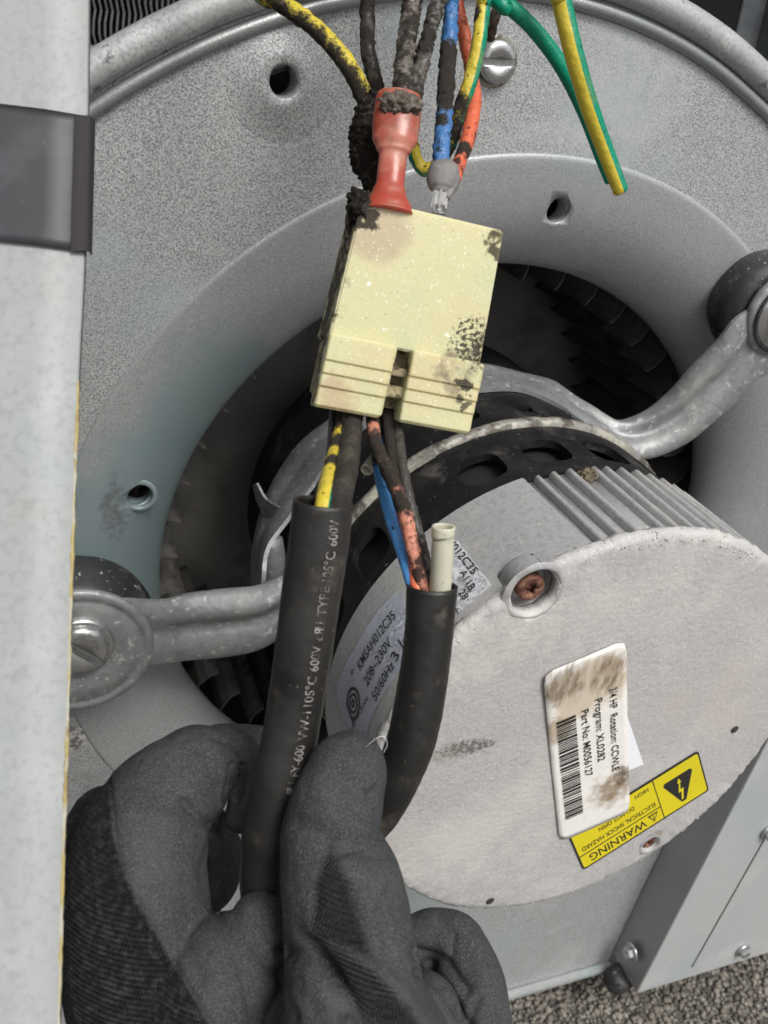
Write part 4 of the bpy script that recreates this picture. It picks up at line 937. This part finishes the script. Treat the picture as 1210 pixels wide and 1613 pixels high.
# ------------------------------------------------------------------ wires above the connector
def wire(label, pts, r, m, cat='wire', jit=0., seg=16, n=10, seed=0, name='wire', group='loose wires round the connector', grime=()):
    if pts[0][1] < 0:                 # carry on upwards out of sight
        a_, b_ = pts[0], pts[1]; q_ = 260/max(abs(a_[1]-b_[1]), 12); pts = [(a_[0]+(a_[0]-b_[0])*q_*.6, a_[1]-260, a_[2]+.012)]+list(pts)
        if isinstance(r, (list, tuple)): r = [r[0]]+list(r)
    P = [PD(*p) for p in pts]; dm = sum(p[2] for p in pts)/len(pts); k = dm/FPX
    rad = [q*k for q in r] if isinstance(r, (list, tuple)) else r*k
    if isinstance(m, tuple): m = wiremat(m[0], m[1], m[2], m[3] if len(m) > 3 else None, grime=[(PD(*g_[:3])-P[-1], g_[3]) for g_ in grime])
    o = tube(name, P, rad, m, base=P[-1], n=n, seg=seg, jit=jit*k, seed=seed, jf=900)
    return tag(o, label, cat, group)
YG = lambda nm, d, c, h: (nm, YEL, d, (GRN, c, h))
wire('grimy yellow wire curving into the left side of the red terminal', [(395, -30, .212), (432, -2, .210), (492, 40, .208), (540, 92, .207), (568, 140, .208), (585, 190, .211), (584, 240, .212), (592, 300, .210), (600, 345, .208)], [14, 14, 14, 14, 14.5, 15, 15, 15, 15], YG('wire_yellow_grimy', .52, .80, .10), jit=2.4,
     grime=[(440, 18, .208, .0050), (464, 42, .2065, .0064), (490, 64, .206, .0066), (514, 94, .205, .0072), (537, 127, .205, .0082), (558, 162, .206, .009), (575, 195, .207, .0085), (585, 240, .209, .010)])
wire('black grime covered wire standing straight up behind the red terminal', [(580, -30, .217), (579, 20, .216), (580, 80, .215), (592, 130, .214), (603, 190, .215), (600, 260, .213), (602, 340, .210)], 12, ('wire_black', (.03, .028, .026, 1), .75), jit=2.5, seed=4)
wire('lump of black grime wrapped round the wires behind the red terminal', [(592, 150, .2075), (580, 180, .2065), (574, 215, .206), (576, 250, .206), (588, 292, .205)], [12, 19, 23, 23, 15], MT['dark_lint'], 'grime', jit=7, n=20, seg=30, seed=9, name='grime_wrap', group=None)
wire('wire furred with pale brown lint rising from the red terminal', [(652, -30, .204), (650, 0, .203), (643, 50, .201), (637, 100, .1995), (633, 150, .1985), (630, 190, .197)], 14.5, ('wire_lint', (.17, .15, .13, 1), .66), jit=5, n=18, seg=24, seed=12)
wire('dark grey lint covered wire slanting out of the red terminal', [(704, -30, .204), (692, 0, .2035), (677, 50, .202), (664, 100, .2005), (654, 150, .1995), (646, 190, .198)], 11.5, ('wire_grey_lint', (.10, .092, .083, 1), .66), jit=4.5, n=18, seg=24, seed=15)
wire('blue wire caked with black grime entering the grey terminal', [(716, -30, .210), (712, 10, .209), (707, 70, .207), (703, 130, .205), (700, 180, .203), (696, 230, .200), (694, 275, .198)], [11, 11, 12.5, 14, 12.5, 12, 11.5], ('wire_blue', BLU, .42), jit=3.4, n=14, seg=20, seed=18,
     grime=[(706, 85, .205, .006), (703, 120, .203, .007), (702, 150, .202, .0065), (695, 190, .201, .003)])
wire('orange red wire speckled with grime entering the grey terminal', [(718, -30, .217), (722, 10, .216), (734, 70, .216), (742, 110, .217), (747, 160, .213), (738, 215, .207), (724, 255, .202), (716, 285, .199)], [10, 10, 10.5, 10.5, 11.5, 11.5, 10, 9.5], ('wire_orange', ORA, .38), jit=1.8, seed=21, grime=[(728, 240, .2035, .0045)])
wire('grimy yellow and green wire crossing in front of the orange wire', [(765, -30, .206), (761, 10, .206), (754, 70, .206), (740, 130, .207), (722, 180, .209), (712, 222, .212), (692, 255, .216), (668, 268, .217), (655, 250, .217), (650, 220, .218)], [11.5, 11.5, 11.5, 11.5, 11, 10, 10, 10, 10, 10], YG('wire_yellow_green_grimy', .42, .27, .17), jit=1.8, seed=24,
     grime=[(745, 20, .205, .003), (722, 165, .208, .0045), (714, 205, .210, .005), (705, 245, .214, .006)])
wire('clean yellow and green wire ending in a free tip above the inlet', [(872, -40, .205), (884, 0, .206), (903, 80, .209), (926, 160, .214), (951, 230, .219), (978, 301, .223)], [14.5, 15, 15, 14.5, 13.5, 12.5], YG('wire_yellow_green', .05, .27, .165))
wire('clean green wire arching down behind the free yellow and green tip', [(770, -12, .212), (795, 4, .213), (840, 45, .216), (885, 105, .221), (920, 175, .227), (945, 240, .231), (962, 285, .233)], [11.5, 11.5, 11.5, 12, 11.5, 11, 10], ('wire_green', (.0, .24, .14, 1), .08))
wire('thin dirty brown wire hooked over the green wire end', [(800, -20, .222), (786, 8, .221), (778, 32, .220), (771, 62, .221)], 8, ('wire_brown', (.09, .05, .035, 1), .5), jit=1.5)

# ------------------------------------------------------------------ sleeves and wires below the connector
def sleeve(label, pts, r, k, text=None):
    t = thing('cable_sleeve', label, 'cable sleeve', PD(*pts[-1]), 'black sleeves below the connector')
    P = [PD(*p) for p in pts]
    ob = tube('tube', P, [q*k for q in r], MT['sleeve'], t, n=10, seg=36, hollow=5*k, jit=.6*k, jf=260)
    return t, P, [q*k for q in r]
ks = .180/FPX
slpts = [(509, 790, .168), (503, 850, .1695), (491, 930, .1715), (479, 1020, .1735), (467, 1100, .175), (455, 1170, .1765), (438, 1250, .178), (424, 1310, .179), (416, 1370, .181), (410, 1428, .183)]
slv, sP, sR = sleeve('thick black sleeve printed with white letters, pinched by the glove', slpts, [44.5, 45, 45, 44, 43, 43, 44, 42, 38, 32], ks)
def path_text(s, P, R, f0, f1, phi, hgt, parent, mirror=False):
    """print along a sleeve: f0..f1 = fractions of its length, reading from the far end up"""
    path = catmull(P, 24); rr = lerps(R, 24); fr = frames(path); cum = [0]
    for i in range(1, len(path)): cum.append(cum[-1]+(path[i]-path[i-1]).length)
    tot = cum[-1]; vv, ff_, W = glyphs(s); a, b = f0*tot, f1*tot; vs_ = []
    for x, y in vv:
        if mirror: x = W-x
        d = a+(b-a)*x/W; i = 0
        while i < len(cum)-2 and cum[i+1] < d: i += 1
        t = (d-cum[i])/(cum[i+1]-cum[i]); p = path[i].lerp(path[i+1], t); _, T, N, B = fr[i]
        r = rr[i]+.00022; an = phi+(y/.7-.5)*hgt/r*(1)
        vs_.append(p+N*math.cos(an)*r+B*math.sin(an)*r)
    return put('lettering', vs_, ff_ if not mirror else [f[::-1] for f in ff_], MT['print'], parent, smooth=False)
_t = frames(catmull(sP, 24))[40]; SGN = 1 if _t[3].dot(RIGHT) < 0 else -1   # B points left if +1
tl_ = slv.children[0]
PHI = -.42*SGN
def slt(s, y0, y1, mirror=False, h=15):
    ya, yb = slpts[0][1], slpts[-1][1]-5
    cumy = lambda y: (y-ya)/(yb-ya)
    path_text(s, sP, sR, cumy(y0), cumy(y1), PHI, SGN*h*ks, tl_, mirror)
slt('R', 1213, 1204, True); slt('U', 1203, 1193); slt('FY-600', 1184, 1136); slt('VW-1', 1128, 1086); slt('105°C', 1078, 1034); slt('600V', 1026, 988)
slt('c', 980, 973); slt('R', 972, 963, True); slt('U', 962, 953); slt('TYPE', 944, 900); slt('105°C', 892, 850); slt('600V', 842, 806)
srpts = [(681, 922, .184), (677, 980, .1855), (671, 1040, .187), (662, 1100, .1885), (648, 1165, .190), (625, 1225, .192), (598, 1275, .195), (560, 1330, .199), (510, 1450, .206), (450, 1640, .212)]
srv, rP, rR_ = sleeve('plain scuffed black sleeve running down behind the thumb', srpts, [39, 38, 38, 39, 39, 37, 36, 34, 34, 34], .19/FPX)
LOW = dict(group='wires below the connector')
wire('yellow and green wire going into the printed sleeve', [(548, 615, .208), (538, 680, .199), (522, 740, .182), (511, 790, .1685), (504, 850, .168)], 13.5, YG('wire_yellow_green_lower', .34, .27, .15), jit=1.4, grime=[(542, 655, .201, .008), (534, 695, .192, .006), (525, 728, .183, .0045)], **LOW)
wire('thick black wire going into the printed sleeve beside the yellow one', [(558, 615, .206), (554, 680, .197), (546, 740, .180), (533, 800, .1685), (524, 870, .169)], 18, ('wire_black_thick', (.035, .031, .028, 1), .62), jit=1.6, seed=5, **LOW)
wire('black wire close behind the connector entering the printed sleeve', [(534, 620, .212), (530, 690, .204), (525, 760, .184), (516, 830, .172)], 15, ('wire_black_back', (.016, .015, .014, 1), .5), jit=1, seed=6, **LOW)
wire('blue wire running down into the plain sleeve', [(606, 625, .212), (596, 695, .203), (598, 745, .196), (614, 810, .189), (632, 865, .187), (652, 930, .1845), (662, 970, .185)], 9.5, ('wire_blue_lower', (.07, .26, .58, 1), .30), jit=.8, seed=31, grime=[(601, 660, .205, .010), (597, 715, .199, .006)], **LOW)
wire('grime blackened salmon wire twisting down from the connector gap', [(584, 620, .207), (590, 690, .197), (612, 745, .189), (632, 790, .184), (645, 840, .1835), (664, 920, .1835), (672, 970, .1865)], [11, 11, 11, 11, 11, 10, 10], ('wire_salmon', (.60, .24, .16, 1), .46), jit=2, seed=33, grime=[(586, 650, .203, .009), (594, 705, .194, .009), (616, 752, .188, .009), (634, 790, .183, .005)], **LOW)
wire('bright orange wire between the blue and salmon wires', [(608, 625, .209), (614, 690, .201), (622, 750, .195), (634, 810, .189), (646, 865, .187), (657, 930, .1835), (664, 975, .184)], 9.5, ('wire_orange_lower', (.70, .17, .08, 1), .34), jit=.8, seed=36, grime=[(608, 640, .207, .010), (612, 680, .202, .010), (616, 712, .198, .010), (622, 745, .194, .009), (629, 775, .191, .007)], **LOW)
wire('dark grey wire bowing down behind the salmon wire', [(624, 620, .210), (629, 700, .200), (640, 770, .193), (656, 830, .190), (668, 880, .188), (676, 940, .187)], 9.5, ('wire_dark_lower', (.05, .045, .04, 1), .62), jit=2, seed=38, **LOW)
kv = .186/FPX
o = tube('plug_tube', [PD(*p) for p in ((699, 829, .178), (698, 842, .1785), (698, 846, .1787), (697, 870, .180), (694, 920, .183), (691, 960, .185))], [18*kv, 18*kv, 16.8*kv, 17*kv, 17*kv, 17*kv], MT['ivory'], base=PD(691, 960, .185), n=6, seg=28, hollow=4*kv)
tag(o, 'ivory plastic plug tube sticking out of the plain black sleeve', 'plastic tube')
o = tube('plug_tube', [PD(*p) for p in ((577, 741, .200), (590, 724, .203), (610, 700, .207))], 10*.2/FPX, MT['ivory'], base=PD(610, 700, .207), n=5, seg=18, hollow=2*.2/FPX)
tag(o, 'short ivory tube end poking out behind the wires under the connector', 'plastic tube')

# ================================================================== GLOVED HAND
GC = mat('glove_fabric', (.054, .0565, .061, 1), .75, 0, [dict(c=(.027, .028, .031, 1), s=2400, lo=.40, hi=.62, k=.8, d=2), dict(c=(.115, .118, .124, 1), s=2600, lo=.54, hi=.70, k=.7, d=2), dict(c=(.085, .083, .08, 1), s=60, lo=.5, hi=.75, k=.5, d=5), dict(c=(.17, .165, .155, 1), s=420, lo=.68, hi=.76, k=.35, d=6)], bumps=[(2400, .6, .0004), (420, .35, .0010), (120, .12, .0015)], spec=.2)
def knit_layer(m):
    """bare knit where the 'knit' attribute is 1, coated knit where 'rib' is 1: darker yarn, rows of stitches in relief"""
    N, L = m.node_tree.nodes, m.node_tree.links; tc = N.new('ShaderNodeTexCoord'); b = N['Principled BSDF']
    at = {}
    for nm in ('knit', 'rib'):
        a = N.new('ShaderNodeAttribute'); a.attribute_name = nm; at[nm] = a.outputs['Fac']
    def mth(op, x, y=None, z=None):
        q = N.new('ShaderNodeMath'); q.operation = op
        for i, v in enumerate((x, y, z)):
            if v is None: continue
            if isinstance(v, (int, float)): q.inputs[i].default_value = v
            else: L.new(v, q.inputs[i])
        return q.outputs[0]
    nz = N.new('ShaderNodeTexNoise'); nz.inputs['Scale'].default_value = 90; L.new(tc.outputs['Object'], nz.inputs['Vector'])
    wv = []
    for dr, s_ in (((UP*.92+RIGHT*.25).normalized(), 6800), ((RIGHT*.95-UP*.25).normalized(), 5400)):
        dp = N.new('ShaderNodeVectorMath'); dp.operation = 'DOT_PRODUCT'; L.new(tc.outputs['Object'], dp.inputs[0]); dp.inputs[1].default_value = tuple(dr*s_)
        wv.append(mth('MULTIPLY_ADD', nz.outputs['Fac'], 5., dp.outputs['Value']))
    s2 = mth('SINE', wv[1]); sh = mth('MULTIPLY_ADD', mth('ABSOLUTE', s2), 2.2, wv[0]); s1 = mth('SINE', sh)
    h = mth('ADD', s1, mth('MULTIPLY', mth('ABSOLUTE', s2), 1.0))
    k = mth('MAXIMUM', at['knit'], at['rib'])
    bp = N.new('ShaderNodeBump'); bp.inputs['Distance'].default_value = .0010; L.new(mth('MULTIPLY', k, .85), bp.inputs['Strength']); L.new(h, bp.inputs['Height'])
    old = b.inputs['Normal'].links[0].from_socket; L.new(old, bp.inputs['Normal']); L.new(bp.outputs[0], b.inputs['Normal'])
    col = b.inputs['Base Color'].links[0].from_socket
    mx = N.new('ShaderNodeMix'); mx.data_type = 'RGBA'; L.new(mth('MULTIPLY', at['rib'], .45), mx.inputs[0]); L.new(col, mx.inputs[6]); mx.inputs[7].default_value = (.014, .015, .017, 1)
    ck = N.new('ShaderNodeMix'); ck.data_type = 'RGBA'; n2 = N.new('ShaderNodeTexNoise'); n2.inputs['Scale'].default_value = 700; n2.inputs['Detail'].default_value = 5; L.new(tc.outputs['Object'], n2.inputs['Vector'])
    mr = N.new('ShaderNodeMapRange'); L.new(n2.outputs['Fac'], mr.inputs[0]); mr.inputs[1].default_value = .45; mr.inputs[2].default_value = .75
    L.new(mr.outputs[0], ck.inputs[0]); ck.inputs[6].default_value = (.017, .0168, .018, 1); ck.inputs[7].default_value = (.075, .072, .07, 1)
    m2 = N.new('ShaderNodeMix'); m2.data_type = 'RGBA'; L.new(mth('MULTIPLY', at['knit'], .92), m2.inputs[0]); L.new(mx.outputs[2], m2.inputs[6]); L.new(ck.outputs[2], m2.inputs[7]); L.new(m2.outputs[2], b.inputs['Base Color'])
knit_layer(GC)
chains = [
    # index finger: base, knuckle, folded over
    [(275, 1700, .176, 124), (226, 1560, .176, 120), (212, 1430, .178, 119), (216, 1350, .181, 110), (244, 1278, .185, 88), (296, 1246, .189, 62), (318, 1214, .192, 55)],
    [(244, 1268, .186, 84), (300, 1212, .190, 66), (332, 1200, .193, 54)],
    # tip turned down beside the sleeve
    [(345, 1176, .195, 36), (378, 1192, .196, 34), (387, 1228, .196, 27), (385, 1262, .195, 26), (378, 1287, .195, 25)],
    [(150, 1330, .186, 60), (165, 1290, .188, 52)],
    # its far side behind the sleeve
    [(350, 1200, .204, 58), (410, 1200, .210, 56), (460, 1215, .212, 48)],
    # middle finger seen between
    [(300, 1300, .214, 52), (350, 1335, .213, 31), (346, 1384, .212, 32), (322, 1412, .213, 34)],
    # web between finger and thumb
    [(300, 1700, .172, 130), (330, 1560, .172, 100), (398, 1490, .174, 56), (408, 1450, .175, 44)],
    [(408, 1462, .180, 44), (436, 1530, .178, 50), (470, 1640, .176, 80)],
    # thumb
    [(575, 1700, .158, 150), (560, 1580, .162, 112), (549, 1475, .165, 103), (540, 1405, .167, 98), (520, 1335, .169, 80), (526, 1285, .170, 76), (544, 1225, .171, 66), (552, 1203, .172, 53)],
    # palm side under the thumb
    [(330, 1720, .175, 130), (500, 1720, .175, 150), (650, 1700, .178, 110)],
    [(600, 1690, .172, 110), (655, 1610, .174, 70), (662, 1590, .176, 58)],
    # curled third finger at the right
    [(735, 1740, .188, 66), (746, 1640, .190, 62), (744, 1560, .193, 55), (722, 1492, .196, 46), (690, 1470, .197, 38), (655, 1480, .197, 36)],
    [(640, 1500, .200, 46), (690, 1535, .203, 42), (715, 1600, .203, 60), (720, 1700, .200, 80)],
]
hv, hf = [], []
def add_ball_chain(ch):
    for i in range(len(ch)-1):
        a, b = ch[i], ch[i+1]; pa, pb = PD(*a[:3]), PD(*b[:3]); ra, rb2 = a[3]*a[2]/FPX, b[3]*b[2]/FPX
        stp = max(2, int((pb-pa).length/.0012))
        for s in range(stp+1):
            t = s/stp; yield pa.lerp(pb, t), ra+(rb2-ra)*t
import numpy as np
# distance field of the round limbs, smooth union inside a limb, crisp between limbs; then a closed surface by remeshing the balls
bmS = bmesh.new(); bmesh.ops.create_icosphere(bmS, subdivisions=3, radius=1); SV = [v.co.copy() for v in bmS.verts]; SF = [tuple(v.index for v in f.verts) for f in bmS.faces]; bmS.free()
for ch_ in chains:
    pts_ = [PD(*c[:3]) for c in ch_]; rad_ = [c[3]*c[2]/FPX for c in ch_]
    path = catmull(pts_, 8); rr = lerps(rad_, 8)
    for p, r in zip(path, rr):
        o = len(hv); hv += [p+q*r for q in SV]; hf += [tuple(k+o for k in f) for f in SF]
hb_ = PD(420, 1690, .175)
hand = put('gloved_hand', hv, hf, GC, base=hb_)
hand.data.remesh_voxel_size = .0006
md = hand.modifiers.new('remesh', 'REMESH'); md.mode = 'VOXEL'; md.voxel_size = .00055
ms = hand.modifiers.new('smooth', 'SMOOTH'); ms.iterations = 4; ms.factor = .6
dg = bpy.context.evaluated_depsgraph_get(); me = bpy.data.meshes.new_from_object(hand.evaluated_get(dg)); hand.modifiers.clear(); hand.data = me
# folds of the loose glove: pressed-in lines and raised welts, along the surface
folds = [  # polyline px, width px, depth px (+ in, - out)
    ([(490, 1490), (515, 1520), (552, 1570), (585, 1630)], 15, 20), ([(500, 1462), (560, 1500), (620, 1556), (665, 1620)], 20, -11), ([(445, 1498), (480, 1508), (515, 1535), (540, 1590)], 14, 10), ([(440, 1560), (470, 1580), (500, 1640)], 16, -5),
    ([(383, 1206), (381, 1240), (373, 1262)], 5, 9), ([(364, 1204), (356, 1262), (342, 1306)], 4, 5), ([(292, 1262), (318, 1290), (341, 1308)], 8, 6), ([(300, 1240), (325, 1262), (345, 1270)], 9, -3), ([(235, 1235), (262, 1262), (300, 1275)], 16, 4), ([(318, 1180), (338, 1215), (345, 1255)], 10, 4),
    ([(340, 1160), (365, 1170), (384, 1190)], 8, 4), ([(520, 1325), (500, 1390), (497, 1460)], 8, 4), ([(545, 1390), (570, 1440), (590, 1510)], 8, 4), ([(590, 1250), (560, 1262), (530, 1258)], 12, 2.5), ([(535, 1220), (545, 1290), (520, 1330)], 22, 3.5),
    ([(657, 1500), (700, 1515), (735, 1560)], 12, 7), ([(690, 1445), (715, 1470), (712, 1500)], 8, 4), ([(660, 1530), (700, 1555), (735, 1613)], 9, 8), ([(745, 1480), (760, 1520), (765, 1570)], 12, -4), ([(765, 1560), (745, 1590), (740, 1620)], 9, 4),
    ([(170, 1232), (182, 1330), (202, 1400), (262, 1500), (330, 1613)], 7, 4), ([(400, 1490), (440, 1540), (470, 1600)], 10, 4), ([(335, 1428), (352, 1450), (380, 1530), (400, 1613)], 9, 5), ([(335, 1330), (318, 1360), (325, 1420)], 10, 3), ([(470, 1300), (540, 1330), (600, 1345)], 20, 5), ([(603, 1318), (560, 1335), (520, 1350)], 9, 4), ([(620, 1400), (600, 1440), (610, 1500)], 14, 4), ([(300, 1420), (290, 1480), (310, 1540)], 16, 3)]
def segd(x, y, pl_):
    best = 1e9
    for (ax_, ay), (bx__, by) in zip(pl_, pl_[1:]):
        dx, dy = bx__-ax_, by-ay; t = max(0, min(1, ((x-ax_)*dx+(y-ay)*dy)/(dx*dx+dy*dy))); best = min(best, math.hypot(x-ax_-dx*t, y-ay-dy*t))
    return best
knits = [[(60, 1200), (150, 1240), (172, 1230), (180, 1325), (205, 1400), (262, 1500), (335, 1620), (340, 1760), (0, 1760), (0, 1200)],
         [(520, 1336), (494, 1390), (492, 1480), (548, 1500), (584, 1512), (572, 1450), (552, 1395)], [(492, 1492), (540, 1500), (592, 1530), (628, 1570), (690, 1640), (620, 1660), (560, 1580), (510, 1520)]]
def inside(x, y, P):
    c = False; j = len(P)-1
    for i in range(len(P)):
        if (P[i][1] > y) != (P[j][1] > y) and x < (P[j][0]-P[i][0])*(y-P[i][1])/(P[j][1]-P[i][1])+P[i][0]: c = not c
        j = i
    return c
me = hand.data; nrm = [v.normal.copy() for v in me.vertices]
for v, nn_ in zip(me.vertices, nrm):
    P_ = v.co+hb_
    x, y, dz = proj(P_)
    if nn_.dot(CAM-P_) < 0: continue
    dsp = 0
    for pl_, wd, dp in folds:
        d = segd(x, y, pl_)
        if d < wd*2.2: dsp -= 1.35*dp*math.exp(-(d/wd)**2*1.4)
    dsp += 2.2*noise.noise(P_*110)+1.2*noise.noise(P_*260)+.5*noise.noise(P_*620)
    v.co += nn_*(dsp*dz/FPX)
me.materials.clear(); me.materials.append(GC)
def soft_in(x, y, K, wd):
    d = segd(x, y, K+[K[0]]); d = d if inside(x, y, K) else -d
    return max(0, min(1, .5+d/wd))
ak, ar = [], []
for v in me.vertices:
    P_ = v.co+hb_; x, y, dz = proj(P_); jx = 4*noise.noise(P_*500)
    ak.append(soft_in(x+jx, y+jx, knits[0], 8)); ar.append(max(soft_in(x+jx, y+jx, knits[1], 22), soft_in(x+jx, y+jx, knits[2], 22)))
for nm, arr in (('knit', ak), ('rib', ar)):
    a_ = me.attributes.new(nm, 'FLOAT', 'POINT'); a_.data.foreach_set('value', arr)
me.polygons.foreach_set('use_smooth', [True]*len(me.polygons)); me.update()
tag(hand, 'hand in a dark grey coated knit work glove pinching the printed sleeve', 'gloved hand')
o = tube('loose_thread', [PD(*p) for p in ((575, 1178, .168), (590, 1165, .166), (604, 1160, .166), (610, 1172, .167), (604, 1186, .168))], .00005, MT['label_white'], base=PD(604, 1186, .168), n=6, seg=6)
tag(o, 'tiny pale loose thread curling off the thumb tip of the glove', 'thread')
